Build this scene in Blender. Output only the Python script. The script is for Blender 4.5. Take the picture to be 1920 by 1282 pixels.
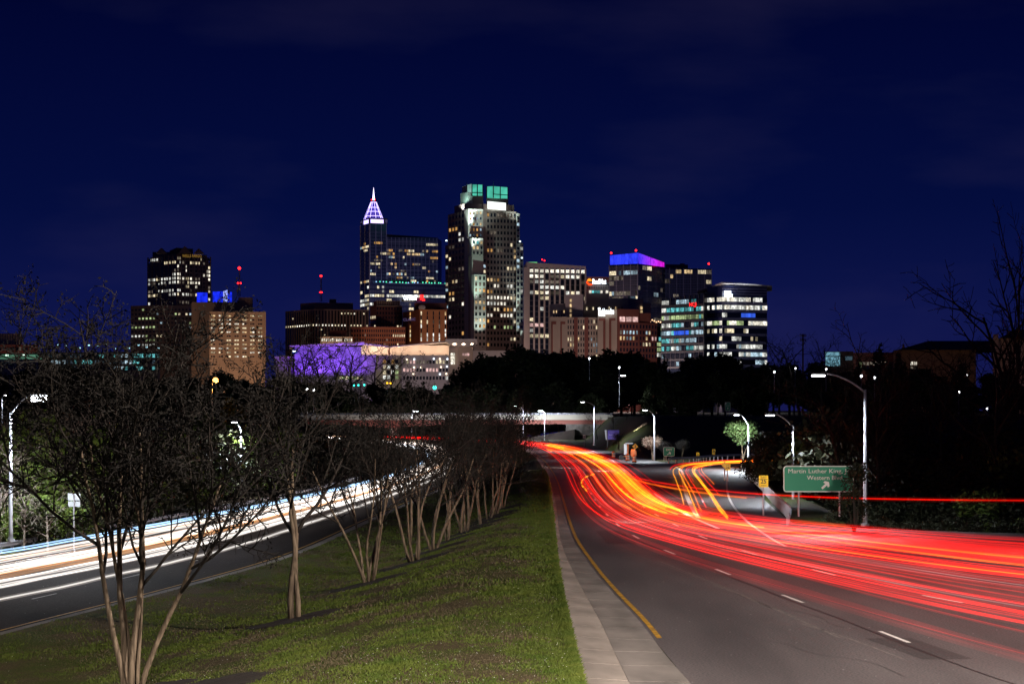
import bpy, bmesh, math, random
import numpy as np
from mathutils import Vector, Matrix

# ------------------------------------------------------------------ camera, sky, exposure
for o in list(bpy.data.objects): bpy.data.objects.remove(o)
S = bpy.context.scene
COL = S.collection
RES_W, F, YH, HC = 1920.0, 3900.0, 785.0, 6.0     # photo width, focal length in photo pixels, horizon row, eye height
cd = bpy.data.cameras.new('camera'); cam = bpy.data.objects.new('camera', cd); COL.objects.link(cam)
cam.location = (0, 0, HC); cam.rotation_euler = (math.radians(90), 0, 0)
cd.sensor_width = 36; cd.lens = F/RES_W*36; cd.shift_y = (YH-641)/RES_W
cd.clip_start = 0.5; cd.clip_end = 15000
S.camera = cam
S.view_settings.view_transform = 'Standard'; S.view_settings.look = 'None'
S.view_settings.exposure = 0; S.view_settings.gamma = 1; S.view_settings.use_curve_mapping = False
try: S.cycles.transparent_max_bounces = 128; S.cycles.use_light_tree = True
except Exception: pass

world = bpy.data.worlds.new('World'); S.world = world; world.use_nodes = True
nt = world.node_tree; nt.nodes.clear()
def N(t, kind, **kw):
    n = t.nodes.new(kind)
    for k, v in kw.items(): setattr(n, k, v)
    return n
wo = N(nt, 'ShaderNodeOutputWorld'); bg = N(nt, 'ShaderNodeBackground')
tc = N(nt, 'ShaderNodeTexCoord'); sx = N(nt, 'ShaderNodeSeparateXYZ'); rp = N(nt, 'ShaderNodeValToRGB')
nt.links.new(tc.outputs['Generated'], sx.inputs[0]); nt.links.new(sx.outputs['Z'], rp.inputs[0])
e = rp.color_ramp.elements
e[0].position = 0.0; e[0].color = (0.0085, 0.0095, 0.078, 1)
e[1].position = 1.0; e[1].color = (0.0002, 0.0006, 0.012, 1)
for p, c in ((0.045, (0.0052, 0.0085, 0.076)), (0.10, (0.0014, 0.0046, 0.052)), (0.2, (0.0004, 0.0019, 0.030)), (0.4, (0.0002, 0.0008, 0.016))):
    q = e.new(p); q.color = (*c, 1)
# thin high cloud: faint purple-grey wisps
mp = N(nt, 'ShaderNodeMapping'); mp.inputs['Scale'].default_value = (5, 5, 17)
nz = N(nt, 'ShaderNodeTexNoise'); nz.inputs['Scale'].default_value = 1.0; nz.inputs['Detail'].default_value = 5
cr = N(nt, 'ShaderNodeValToRGB'); cr.color_ramp.elements[0].position = 0.50; cr.color_ramp.elements[1].position = 0.88
cr.color_ramp.elements[0].color = (0, 0, 0, 1); cr.color_ramp.elements[1].color = (0.012, 0.0095, 0.017, 1)
ad = N(nt, 'ShaderNodeMix', data_type='RGBA', blend_type='ADD'); ad.inputs['Factor'].default_value = 1
nt.links.new(tc.outputs['Generated'], mp.inputs[0]); nt.links.new(mp.outputs[0], nz.inputs['Vector'])
nt.links.new(nz.outputs[0], cr.inputs[0]); nt.links.new(rp.outputs[0], ad.inputs['A']); nt.links.new(cr.outputs[0], ad.inputs['B'])
nt.links.new(ad.outputs['Result'], bg.inputs['Color']); bg.inputs['Strength'].default_value = 0.88
nt.links.new(bg.outputs[0], wo.inputs[0])

# ------------------------------------------------------------------ helpers
rng = np.random.default_rng(7); random.seed(7)
W = {}                                   # world position of each object's origin
def link(o): COL.objects.link(o); return o
def tag(o, label=None, cat=None, group=None, kind=None):
    if label: o['label'] = label
    if cat: o['category'] = cat
    if group: o['group'] = group
    if kind: o['kind'] = kind
    return o
def thing(name, loc, label, cat, group=None):
    o = link(bpy.data.objects.new(name, None)); o.location = loc; W[o.name] = np.array(loc, float)
    o.empty_display_size = 0.3
    return tag(o, label, cat, group)
def mesh_obj(name, me, parent=None, loc=(0, 0, 0), rz=0.0):
    o = link(bpy.data.objects.new(name, me)); o.location = loc; o.rotation_euler = (0, 0, rz)
    if parent: o.parent = parent; W[o.name] = W[parent.name]
    else: W[o.name] = np.array(loc, float)
    return o
def np_mesh(name, V, faces, mat, smooth=False):
    """faces: list of int arrays (m,k)"""
    me = bpy.data.meshes.new(name)
    V = np.asarray(V, np.float32)
    me.vertices.add(len(V)); me.vertices.foreach_set('co', V.ravel())
    loops = np.concatenate([f.ravel() for f in faces]).astype(np.int32)
    tot = np.concatenate([np.full(len(f), f.shape[1], np.int32) for f in faces])
    st = np.concatenate([[0], np.cumsum(tot)[:-1]]).astype(np.int32)
    me.loops.add(len(loops)); me.loops.foreach_set('vertex_index', loops)
    me.polygons.add(len(tot)); me.polygons.foreach_set('loop_start', st); me.polygons.foreach_set('loop_total', tot)
    me.polygons.foreach_set('use_smooth', np.full(len(tot), bool(smooth)))
    me.update(calc_edges=True); me.validate()
    if mat: me.materials.append(mat)
    return me
class MB:
    def __init__(s): s.V = []; s.Fs = []; s.n = 0
    def add(s, V, *Fs):
        V = np.asarray(V, float).reshape(-1, 3); s.V.append(V)
        for f in Fs:
            f = np.asarray(f, int)
            if f.ndim == 1: f = f[None]
            s.Fs.append(f+s.n)
        s.n += len(V); return s
    def box(s, c, size, rz=0.0, rx=0.0):
        h = np.array(size)/2
        V = np.array([[x, y, z] for z in (-1, 1) for y in (-1, 1) for x in (-1, 1)])*h
        if rx:
            a, b = math.cos(rx), math.sin(rx); V = V @ np.array([[1, 0, 0], [0, a, b], [0, -b, a]])
        if rz:
            a, b = math.cos(rz), math.sin(rz); V = V @ np.array([[a, b, 0], [-b, a, 0], [0, 0, 1]])
        return s.add(V+np.array(c), [[0, 2, 3, 1], [4, 5, 7, 6], [0, 1, 5, 4], [1, 3, 7, 5], [3, 2, 6, 7], [2, 0, 4, 6]])
    def prism(s, pts, z0, z1, top=None):
        """vertical prism; top: other outline of the same count (taper)"""
        n = len(pts); top = top or pts
        a = sum(pts[i][0]*pts[(i+1) % n][1]-pts[(i+1) % n][0]*pts[i][1] for i in range(n))
        if a < 0: pts = pts[::-1]; top = top[::-1]
        z0 = [z0]*n if np.isscalar(z0) else z0; z1 = [z1]*n if np.isscalar(z1) else z1
        if a < 0: z0 = list(z0)[::-1]; z1 = list(z1)[::-1]
        V = [(p[0], p[1], z0[i]) for i, p in enumerate(pts)]+[(p[0], p[1], z1[i]) for i, p in enumerate(top)]
        return s.add(V, [[i, (i+1) % n, n+(i+1) % n, n+i] for i in range(n)], [list(range(n, 2*n))], [list(range(n))[::-1]])
    def tubes(s, P, R, n=6, cap=True):
        """P (m,k,3), R (m,k) batch of tubes"""
        P = np.asarray(P, float); R = np.asarray(R, float)
        if P.ndim == 2: P = P[None]
        if R.ndim == 0: R = np.full(P.shape[:2], float(R))
        if R.ndim == 1: R = np.broadcast_to(R, P.shape[:2])
        m, k, _ = P.shape
        T = np.gradient(P, axis=1); T /= np.linalg.norm(T, axis=2, keepdims=True)+1e-9
        md = np.abs(T.mean(axis=1)); ref = np.zeros((m, 3)); ref[np.arange(m), md.argmin(axis=1)] = 1
        U = np.cross(T, ref[:, None, :]); U /= np.linalg.norm(U, axis=2, keepdims=True)+1e-9
        Vv = np.cross(T, U)
        a = np.arange(n)*2*np.pi/n
        ring = P[:, :, None, :]+R[:, :, None, None]*(np.cos(a)[None, None, :, None]*U[:, :, None, :]+np.sin(a)[None, None, :, None]*Vv[:, :, None, :])
        V = ring.reshape(-1, 3)
        base = (np.arange(m)*k*n)[:, None, None]+(np.arange(k-1)*n)[None, :, None]
        i = np.arange(n)[None, None, :]; j = (np.arange(n)+1)[None, None, :] % n
        q = np.stack([base+i, base+j, base+n+j, base+n+i], axis=-1).reshape(-1, 4)
        Fs = [q]
        if cap:
            c0 = (np.arange(m)*k*n)[:, None]+np.arange(n)[::-1][None]; c1 = (np.arange(m)*k*n+(k-1)*n)[:, None]+np.arange(n)[None]
            Fs += [c0, c1]
        return s.add(V, *Fs)
    def tube(s, pts, r, n=8): return s.tubes(np.array(pts, float), np.array(r, float), n)
    def cyl(s, c, r, h, n=16, r2=None):
        r2 = r if r2 is None else r2
        return s.tube([c, (c[0], c[1], c[2]+h)], [r, r2], n)
    def build(s, name, mat, parent=None, loc=None, smooth=False):
        V = np.concatenate(s.V)
        o0 = W[parent.name] if parent else np.array(loc if loc is not None else (0, 0, 0), float)
        me = np_mesh(name, V-o0, s.Fs, mat, smooth)
        return mesh_obj(name, me, parent, (0, 0, 0) if parent else tuple(o0))
def copy_tree(o, parent=None):
    c = link(o.copy()); c.parent = parent; c.name = o.name.split('.')[0]
    for ch in o.children: copy_tree(ch, c)
    return c
def sm(x, a, b):
    t = np.clip((np.asarray(x, float)-a)/(b-a), 0, 1); return t*t*(3-2*t)
def spline(P, n):
    """Catmull-Rom through P, n samples (chord parameter)"""
    P = np.asarray(P, float); d = np.r_[0, np.cumsum(np.linalg.norm(np.diff(P, axis=0), axis=1)**0.5)]
    m = np.zeros_like(P)
    m[1:-1] = (P[2:]-P[:-2])/(d[2:]-d[:-2])[:, None]; m[0] = (P[1]-P[0])/(d[1]-d[0]); m[-1] = (P[-1]-P[-2])/(d[-1]-d[-2])
    t = np.linspace(0, d[-1], n); i = np.clip(np.searchsorted(d, t, side='right')-1, 0, len(P)-2)
    h = (d[i+1]-d[i])[:, None]; u = ((t-d[i])[:, None])/h
    return (2*u**3-3*u**2+1)*P[i]+(u**3-2*u**2+u)*h*m[i]+(-2*u**3+3*u**2)*P[i+1]+(u**3-u**2)*h*m[i+1]

# ------------------------------------------------------------------ materials
def mat(name, col, rough=0.7, metal=0.0, var=0.0, scale=5.0, bump=0.0, bscale=None, spec=0.5, col2=None, stretch=(1, 1, 1)):
    m = bpy.data.materials.new(name); m.use_nodes = True
    t = m.node_tree; b = t.nodes['Principled BSDF']
    b.inputs['Base Color'].default_value = (*col, 1); b.inputs['Roughness'].default_value = rough
    b.inputs['Metallic'].default_value = metal; b.inputs['Specular IOR Level'].default_value = spec
    if var or bump or col2:
        c = N(t, 'ShaderNodeTexCoord'); mp = N(t, 'ShaderNodeMapping'); mp.inputs['Scale'].default_value = stretch
        t.links.new(c.outputs['Object'], mp.inputs[0])
        n = N(t, 'ShaderNodeTexNoise'); n.inputs['Scale'].default_value = scale; n.inputs['Detail'].default_value = 5
        t.links.new(mp.outputs[0], n.inputs['Vector'])
        r = N(t, 'ShaderNodeValToRGB'); r.color_ramp.elements[0].position = 0.3; r.color_ramp.elements[1].position = 0.7
        a = col2 if col2 else tuple(x*(1-var) for x in col); z = col if col2 else tuple(min(1, x*(1+var)) for x in col)
        r.color_ramp.elements[0].color = (*a, 1); r.color_ramp.elements[1].color = (*z, 1)
        t.links.new(n.outputs[0], r.inputs[0]); t.links.new(r.outputs[0], b.inputs['Base Color'])
        if bump:
            n2 = N(t, 'ShaderNodeTexNoise'); n2.inputs['Scale'].default_value = bscale or scale*4; n2.inputs['Detail'].default_value = 4
            t.links.new(mp.outputs[0], n2.inputs['Vector'])
            bp = N(t, 'ShaderNodeBump'); bp.inputs['Strength'].default_value = bump; bp.inputs['Distance'].default_value = 0.02
            t.links.new(n2.outputs[0], bp.inputs['Height']); t.links.new(bp.outputs[0], b.inputs['Normal'])
    return m
def emit(name, col, strength=1.0, sample=False, vary=0.0, interior=0.0, scale=0.8):
    m = bpy.data.materials.new(name); m.use_nodes = True
    t = m.node_tree; t.nodes.clear()
    o = N(t, 'ShaderNodeOutputMaterial'); em = N(t, 'ShaderNodeEmission')
    em.inputs['Color'].default_value = (*col, 1); em.inputs['Strength'].default_value = strength
    t.links.new(em.outputs[0], o.inputs[0])
    src = None
    if vary:
        oi = N(t, 'ShaderNodeObjectInfo'); mr = N(t, 'ShaderNodeMapRange')
        mr.inputs['To Min'].default_value = strength*(1-vary); mr.inputs['To Max'].default_value = strength*(1+vary)
        t.links.new(oi.outputs['Random'], mr.inputs[0]); src = mr.outputs[0]
    if interior:
        c = N(t, 'ShaderNodeTexCoord'); oi2 = N(t, 'ShaderNodeObjectInfo'); va = N(t, 'ShaderNodeVectorMath', operation='ADD')
        mu = N(t, 'ShaderNodeVectorMath', operation='SCALE'); mu.inputs['Scale'].default_value = 37.0
        cb = N(t, 'ShaderNodeCombineXYZ'); t.links.new(oi2.outputs['Random'], cb.inputs[0]); t.links.new(oi2.outputs['Random'], cb.inputs[2])
        t.links.new(cb.outputs[0], mu.inputs[0])
        t.links.new(c.outputs['Object'], va.inputs[0]); t.links.new(mu.outputs[0], va.inputs[1])
        n = N(t, 'ShaderNodeTexNoise'); n.inputs['Scale'].default_value = scale; n.inputs['Detail'].default_value = 2
        t.links.new(va.outputs[0], n.inputs['Vector'])
        mr2 = N(t, 'ShaderNodeMapRange'); mr2.inputs['From Min'].default_value = 0.33; mr2.inputs['From Max'].default_value = 0.67
        mr2.inputs['To Min'].default_value = 1-interior; mr2.inputs['To Max'].default_value = 1+interior
        t.links.new(n.outputs[0], mr2.inputs[0])
        ml = N(t, 'ShaderNodeMath', operation='MULTIPLY'); t.links.new(mr2.outputs[0], ml.inputs[0])
        if src: t.links.new(src, ml.inputs[1])
        else: ml.inputs[1].default_value = strength
        src = ml.outputs[0]
    if src: t.links.new(src, em.inputs['Strength'])
    if not sample: m.cycles.emission_sampling = 'NONE'
    return m

# ------------------------------------------------------------------ lay of the land (metres; x right, y away from the overpass the picture is taken from)
def px(p, D): return ((p[0]-960)/F*D, D) if not np.isscalar(p) else ((p-960)/F*D, D)
def zpx(y, D): return HC+(YH-y)/F*D
def tab(T):
    T = np.array(T, float); ys = T[:, 0]; P = spline(T, 400)
    P = P[np.argsort(P[:, 0])]
    return lambda y: np.interp(y, P[:, 0], P[:, 1])
XL = tab([(0, -29), (40, -24), (78, -19.2), (100, -15.8), (125, -12.8), (168, -11.0), (210, -9.2), (260, -7.2), (330, -5.6), (380, -6.3), (430, -9.5), (500, -19), (600, -38), (700, -60)])
XO = tab([(0, -44), (40, -41), (80, -36.5), (123, -30), (188, -23), (260, -18.8), (330, -17.0), (380, -18), (430, -22.5), (500, -33), (600, -53), (700, -75)])
XR = tab([(0, 1.3), (47.8, 1.53), (61.6, 1.6), (79, 1.73), (109, 2.15), (151, 2.79), (195, 3.4), (246, 3.66), (320, 3.5), (390, 2.3), (441, -0.8), (498, -9), (585, -25), (700, -46)])
XG = tab([(0, 3.0), (47, 2.66), (61, 2.61), (72, 2.49), (82, 2.40), (94, 2.37), (107, 2.46), (152, 3.15), (246, 4.0), (320, 3.85), (390, 2.65), (441, -0.4), (498, -8.6), (585, -24.6), (700, -45.6)])
XA = tab([(0, 5.2), (47, 4.07), (53, 3.92), (62, 3.79), (73, 3.47), (86, 3.22), (108, 3.08), (152, 3.60), (195, 4.15), (246, 4.45), (320, 4.3), (390, 3.1), (441, 0.0), (498, -8.2), (585, -24.2), (700, -45.2)])
def ZL(y): return -2.2+1.7*sm(y, 250, 500)
def zmed(x, y):
    a, b = XL(y), XR(y); t = (x-a)/(b-a)
    lo = ZL(y)+0.10
    return lo+(0.12-lo)*sm(t, 0.30, 0.96)
# right carriageway + exit ramp outline, counter-clockwise
ROAD = [(XA(y), y) for y in np.r_[np.arange(14, 380, 6.0), np.arange(380, 705, 12.0)]]
ROAD_R = [(-30, 712), (-17, 640), (-5, 580), (4, 530), (10.5, 485), (14.6, 450), (17.0, 415), (18.2, 380), (19.0, 350), (19.8, 322), (20.6, 298), (21.4, 280), (23.4, 274),
          (25.6, 283), (28.0, 295), (33, 306), (42, 312), (60, 314), (90, 312), (90, 301), (60, 302), (44, 297), (36, 280), (31, 258), (27.2, 235), (23.6, 205), (19.6, 165), (17.2, 135), (16.2, 120), (18.0, 115.5), (22, 112), (27, 109), (34, 106.5), (60, 102), (60, 84), (40, 70), (28, 58), (21, 44), (17, 30), (16, 14)]
RP = np.array(ROAD+ROAD_R)
def in_poly(x, y, P):
    x = np.asarray(x, float); y = np.asarray(y, float); r = np.zeros(np.broadcast(x, y).shape, bool)
    j = len(P)-1
    for i in range(len(P)):
        xi, yi = P[i]; xj, yj = P[j]
        if yi != yj:
            c = ((yi > y) != (yj > y)) & (x < (xj-xi)*(y-yi)/(yj-yi)+xi); r ^= c
        j = i
    return r
def dist_poly(x, y, P):
    d = np.full(np.broadcast(x, y).shape, 1e9); n = len(P)
    for i in range(n):
        a = P[i]; b = P[(i+1) % n]; ab = b-a; L = ab@ab
        if L < 1e-9: continue
        t = np.clip(((x-a[0])*ab[0]+(y-a[1])*ab[1])/L, 0, 1)
        d = np.minimum(d, np.hypot(x-a[0]-t*ab[0], y-a[1]-t*ab[1]))
    return d
def znat(x, y):
    """natural ground outside the carriageways"""
    x = np.asarray(x, float); y = np.asarray(y, float)
    left = ZL(y)-0.1+4.5*sm(XO(y)-x, 3.5, 24)
    drop = -1.3*sm(x-(16+(y-117)*0.085), 2.2, 6)*sm(y, 60, 100)*(1-sm(y, 225, 262))
    right = drop+5.0*sm(x, 42, 90)*(1-sm(y, 270, 310))
    hill = 6.6*sm(y-0.25*np.clip(30-x, 0, 30), 322, 412)*sm(x, 15.5+0.02*np.clip(y-380, 0, 400), 27+0.01*np.clip(y-380, 0, 400))
    z = np.where(x < (XL(y)+XR(y))/2, left, right+hill)
    far = 8.0*sm(y, 690, 780)
    z = np.maximum(z, far-2.0*(far < 0.01))
    return z
def gz(x, y):
    x = np.asarray(x, float); y = np.asarray(y, float)
    z = znat(x, y)
    z = np.where((x > XL(y)) & (x < XR(y)) & (y < 700), zmed(x, y), z)
    z = np.where((x >= XO(y)) & (x <= XL(y)) & (y < 700), ZL(y), z)
    z = np.where(in_poly(x, y, RP), 0.0, z)
    return z
def ground(pxx, pyy, lo=40, hi=1200):
    D = np.arange(lo, hi, 0.25); x = (pxx-960)/F*D; zr = HC+(YH-pyy)/F*D; g = gz(x, D)
    k = np.where(zr <= g)[0]; k = k[0] if len(k) else len(D)-1
    return np.array((x[k], D[k], float(g[k])))

# ------------------------------------------------------------------ ground, roads, kerbs
def asphalt_mat(name, c0, c1):
    m = bpy.data.materials.new(name); m.use_nodes = True; t = m.node_tree; b = t.nodes['Principled BSDF']
    c = N(t, 'ShaderNodeTexCoord')
    n1 = N(t, 'ShaderNodeTexNoise'); n1.inputs['Scale'].default_value = 0.25; n1.inputs['Detail'].default_value = 6
    mp = N(t, 'ShaderNodeMapping'); mp.inputs['Scale'].default_value = (1.6, 0.25, 1); t.links.new(c.outputs['Object'], mp.inputs[0]); t.links.new(mp.outputs[0], n1.inputs['Vector'])
    n2 = N(t, 'ShaderNodeTexNoise'); n2.inputs['Scale'].default_value = 17; n2.inputs['Detail'].default_value = 4; t.links.new(c.outputs['Object'], n2.inputs['Vector'])
    vo = N(t, 'ShaderNodeTexVoronoi'); vo.inputs['Scale'].default_value = 3.4; t.links.new(c.outputs['Object'], vo.inputs['Vector'])
    r1 = N(t, 'ShaderNodeValToRGB'); r1.color_ramp.elements[0].position = 0.3; r1.color_ramp.elements[1].position = 0.72
    r1.color_ramp.elements[0].color = (*c0, 1); r1.color_ramp.elements[1].color = (*c1, 1); t.links.new(n1.outputs[0], r1.inputs[0])
    r2 = N(t, 'ShaderNodeValToRGB'); r2.color_ramp.elements[0].position = 0.3; r2.color_ramp.elements[1].position = 0.7
    r2.color_ramp.elements[0].color = (0.42, 0.42, 0.42, 1); r2.color_ramp.elements[1].color = (1.62, 1.58, 1.55, 1); t.links.new(n2.outputs[0], r2.inputs[0])
    mx = N(t, 'ShaderNodeMix', data_type='RGBA', blend_type='MULTIPLY'); mx.inputs['Factor'].default_value = 1
    t.links.new(r1.outputs[0], mx.inputs['A']); t.links.new(r2.outputs[0], mx.inputs['B'])
    # sparse pale stones in the surface
    lt = N(t, 'ShaderNodeMath', operation='LESS_THAN'); lt.inputs[1].default_value = 0.085; t.links.new(vo.outputs['Distance'], lt.inputs[0])
    gt = N(t, 'ShaderNodeMath', operation='GREATER_THAN'); gt.inputs[1].default_value = 0.90
    sp = N(t, 'ShaderNodeSeparateColor'); t.links.new(vo.outputs['Color'], sp.inputs[0]); t.links.new(sp.outputs[0], gt.inputs[0])
    ml = N(t, 'ShaderNodeMath', operation='MULTIPLY'); t.links.new(lt.outputs[0], ml.inputs[0]); t.links.new(gt.outputs[0], ml.inputs[1])
    m2 = N(t, 'ShaderNodeMix', data_type='RGBA'); t.links.new(ml.outputs[0], m2.inputs['Factor']); t.links.new(mx.outputs['Result'], m2.inputs['A']); m2.inputs['B'].default_value = (0.5, 0.5, 0.5, 1)
    t.links.new(m2.outputs['Result'], b.inputs['Base Color'])
    b.inputs['Roughness'].default_value = 0.6; b.inputs['Specular IOR Level'].default_value = 0.35
    bp = N(t, 'ShaderNodeBump'); bp.inputs['Strength'].default_value = 0.5; bp.inputs['Distance'].default_value = 0.012
    t.links.new(n2.outputs[0], bp.inputs['Height']); t.links.new(bp.outputs[0], b.inputs['Normal'])
    return m
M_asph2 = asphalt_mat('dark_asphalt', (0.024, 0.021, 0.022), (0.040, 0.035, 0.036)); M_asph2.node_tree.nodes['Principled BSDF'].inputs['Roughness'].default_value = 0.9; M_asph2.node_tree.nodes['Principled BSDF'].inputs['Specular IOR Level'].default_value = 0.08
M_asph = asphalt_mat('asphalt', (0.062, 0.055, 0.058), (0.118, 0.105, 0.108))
M_conc = mat('concrete', (0.25, 0.215, 0.19), 0.85, var=0.34, scale=0.9, bump=0.35, bscale=30, stretch=(1, 0.35, 1))
M_conc2 = mat('gutter_concrete', (0.17, 0.15, 0.138), 0.85, var=0.38, scale=0.8, bump=0.35, bscale=30, stretch=(1, 0.35, 1))
M_seam = mat('tar_seam', (0.012, 0.011, 0.011), 0.5)
M_white = mat('road_paint_white', (0.62, 0.60, 0.58), 0.7, var=0.2, scale=6)
M_white2 = mat('worn_road_paint', (0.42, 0.40, 0.40), 0.7, col2=(0.10, 0.09, 0.09), scale=3.5)
M_yellow = mat('road_paint_yellow', (0.58, 0.30, 0.012), 0.7, col2=(0.20, 0.11, 0.02), scale=2.6)
M_scratch = mat('pavement_scrape', (0.26, 0.22, 0.2), 0.8, col2=(0.11, 0.1, 0.1), scale=3)
def grass_ground(name, green, brown, scale=0.35):
    m = bpy.data.materials.new(name); m.use_nodes = True; t = m.node_tree; b = t.nodes['Principled BSDF']
    c = N(t, 'ShaderNodeTexCoord')
    n1 = N(t, 'ShaderNodeTexNoise'); n1.inputs['Scale'].default_value = scale; n1.inputs['Detail'].default_value = 6; t.links.new(c.outputs['Object'], n1.inputs['Vector'])
    n2 = N(t, 'ShaderNodeTexNoise'); n2.inputs['Scale'].default_value = 14; n2.inputs['Detail'].default_value = 4; t.links.new(c.outputs['Object'], n2.inputs['Vector'])
    r1 = N(t, 'ShaderNodeValToRGB'); r1.color_ramp.elements[0].position = 0.42; r1.color_ramp.elements[1].position = 0.58
    r1.color_ramp.elements[0].color = (*brown, 1); r1.color_ramp.elements[1].color = (*green, 1); t.links.new(n1.outputs[0], r1.inputs[0])
    r2 = N(t, 'ShaderNodeValToRGB'); r2.color_ramp.elements[0].position = 0.3; r2.color_ramp.elements[1].position = 0.7
    r2.color_ramp.elements[0].color = (0.45, 0.45, 0.45, 1); r2.color_ramp.elements[1].color = (1.4, 1.4, 1.3, 1); t.links.new(n2.outputs[0], r2.inputs[0])
    mx = N(t, 'ShaderNodeMix', data_type='RGBA', blend_type='MULTIPLY'); mx.inputs['Factor'].default_value = 1
    t.links.new(r1.outputs[0], mx.inputs['A']); t.links.new(r2.outputs[0], mx.inputs['B']); t.links.new(mx.outputs['Result'], b.inputs['Base Color'])
    b.inputs['Roughness'].default_value = 0.9; b.inputs['Specular IOR Level'].default_value = 0.15
    return m
M_grass = grass_ground('grass_soil', (0.058, 0.078, 0.014), (0.085, 0.066, 0.036))
M_dirt = grass_ground('verge_soil', (0.045, 0.06, 0.014), (0.06, 0.042, 0.03), 0.12)
M_far = grass_ground('far_soil', (0.03, 0.035, 0.015), (0.03, 0.024, 0.018), 0.02)

# terrain sheet
gx = np.r_[np.arange(-150, -50, 5.0), np.arange(-50, 60, 1.1), np.arange(60, 181, 6.0)]; gy = np.r_[np.arange(-40, 40, 8.0), np.arange(40, 330, 2.0), np.arange(330, 702, 4.0)]
X, Y = np.meshgrid(gx, gy)
Z = znat(X, Y)
inr = in_poly(X, Y, RP); dr = dist_poly(X, Y, RP)
Z = np.where(inr, np.where(dr < 3.0, -0.10, -0.6), np.where(dr < 1.6, np.minimum(Z, -0.04), Z+0.0))
corr = (X > XO(Y)-1.0) & (X < XR(Y)+1.0) & (Y < 712)
Z = np.where(corr, np.minimum(Z, ZL(Y)-0.9), Z)
ny, nx = X.shape
idx = np.arange(nx*ny).reshape(ny, nx)
Q = np.stack([idx[:-1, :-1], idx[:-1, 1:], idx[1:, 1:], idx[1:, :-1]], -1).reshape(-1, 4)
o = mesh_obj('ground', np_mesh('ground', np.stack([X, Y, Z], -1).reshape(-1, 3), [Q], M_dirt, True)); tag(o, kind='structure')
# ground out to the horizon
fy = np.r_[698, 740, 790, 900, 1100, 1500, 2200, 4000, 9000]; fxx = np.linspace(-1, 1, 25)
V = []
for y in fy:
    for u in fxx:
        x = u*(200+0.75*y); z = float(znat(x, y)) if y < 800 else 8+4*sm(y, 800, 1500)
        V.append((x, y, z-0.15))
idx = np.arange(len(V)).reshape(len(fy), 25)
Q = np.stack([idx[:-1, :-1], idx[:-1, 1:], idx[1:, 1:], idx[1:, :-1]], -1).reshape(-1, 4)
o = mesh_obj('terrain', np_mesh('terrain', V, [Q], M_far, True)); tag(o, kind='structure')
# outer wings of land beside and behind the overpass
mb = MB()
for x0, x1, y0, y1 in ((-700, -149, -60, 699), (179, 900, -60, 699)):
    mb.add([(x0, y0, 2.0), (x1, y0, 2.0), (x1, y1, 2.0), (x0, y1, 2.0)], [[0, 1, 2, 3]])
tag(mb.build('land', M_far), kind='structure')

def ribbon(xa, xb, za, zb, ys, mb=None):
    mb = mb or MB(); ys = np.asarray(ys, float); n = len(ys)
    A = np.stack([xa(ys), ys, za(ys)], -1); Bv = np.stack([xb(ys), ys, zb(ys)], -1)
    V = np.empty((2*n, 3)); V[0::2] = A; V[1::2] = Bv
    i = np.arange(n-1)*2
    return mb.add(V, np.stack([i, i+1, i+3, i+2], -1))
YS = np.r_[np.arange(8, 400, 3.0), np.arange(400, 704, 4.0)]
c0 = lambda z: (lambda y: np.zeros_like(y)+z)
# right carriageway with the exit ramp: one sheet
bm = bmesh.new()
vs = [bm.verts.new((p[0], p[1], 0)) for p in RP]
es = [bm.edges.new((vs[i], vs[(i+1) % len(vs)])) for i in range(len(vs))]
bmesh.ops.triangle_fill(bm, use_beauty=True, edges=es)
bmesh.ops.recalc_face_normals(bm, faces=bm.faces)
if sum(f.normal.z for f in bm.faces) < 0: bmesh.ops.reverse_faces(bm, faces=bm.faces)
me = bpy.data.meshes.new('road'); bm.to_mesh(me); bm.free(); me.materials.append(M_asph)
road = tag(mesh_obj('road', me), kind='structure')
# left carriageway
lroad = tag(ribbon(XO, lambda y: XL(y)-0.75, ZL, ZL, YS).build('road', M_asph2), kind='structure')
# left gutter (flat concrete strip between asphalt and grass)
lg = tag(ribbon(lambda y: XL(y)-0.75, XL, lambda y: ZL(y)+0.01, lambda y: ZL(y)+0.10, YS).build('gutter', M_conc2), kind='structure')
# yellow edge line of the left carriageway
ribbon(lambda y: XL(y)-1.12, lambda y: XL(y)-0.98, lambda y: ZL(y)+0.004, lambda y: ZL(y)+0.004, YS).build('edge_line', M_yellow, lroad)
ribbon(lambda y: XO(y)+1.9, lambda y: XO(y)+2.05, lambda y: ZL(y)+0.004, lambda y: ZL(y)+0.004, YS).build('edge_line', M_white, lroad)
for k, f in enumerate((0.30, 0.53, 0.77)):
    for y in np.arange(46, 420, 12.2):
        ys = np.linspace(y, y+3, 3); g = lambda yy: XL(yy)+(XO(yy)-XL(yy))*f
        ribbon(lambda yy: g(yy)-0.06, lambda yy: g(yy)+0.06, lambda yy: ZL(yy)+0.004, lambda yy: ZL(yy)+0.004, ys).build('lane_dash', M_white2, lroad)
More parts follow.
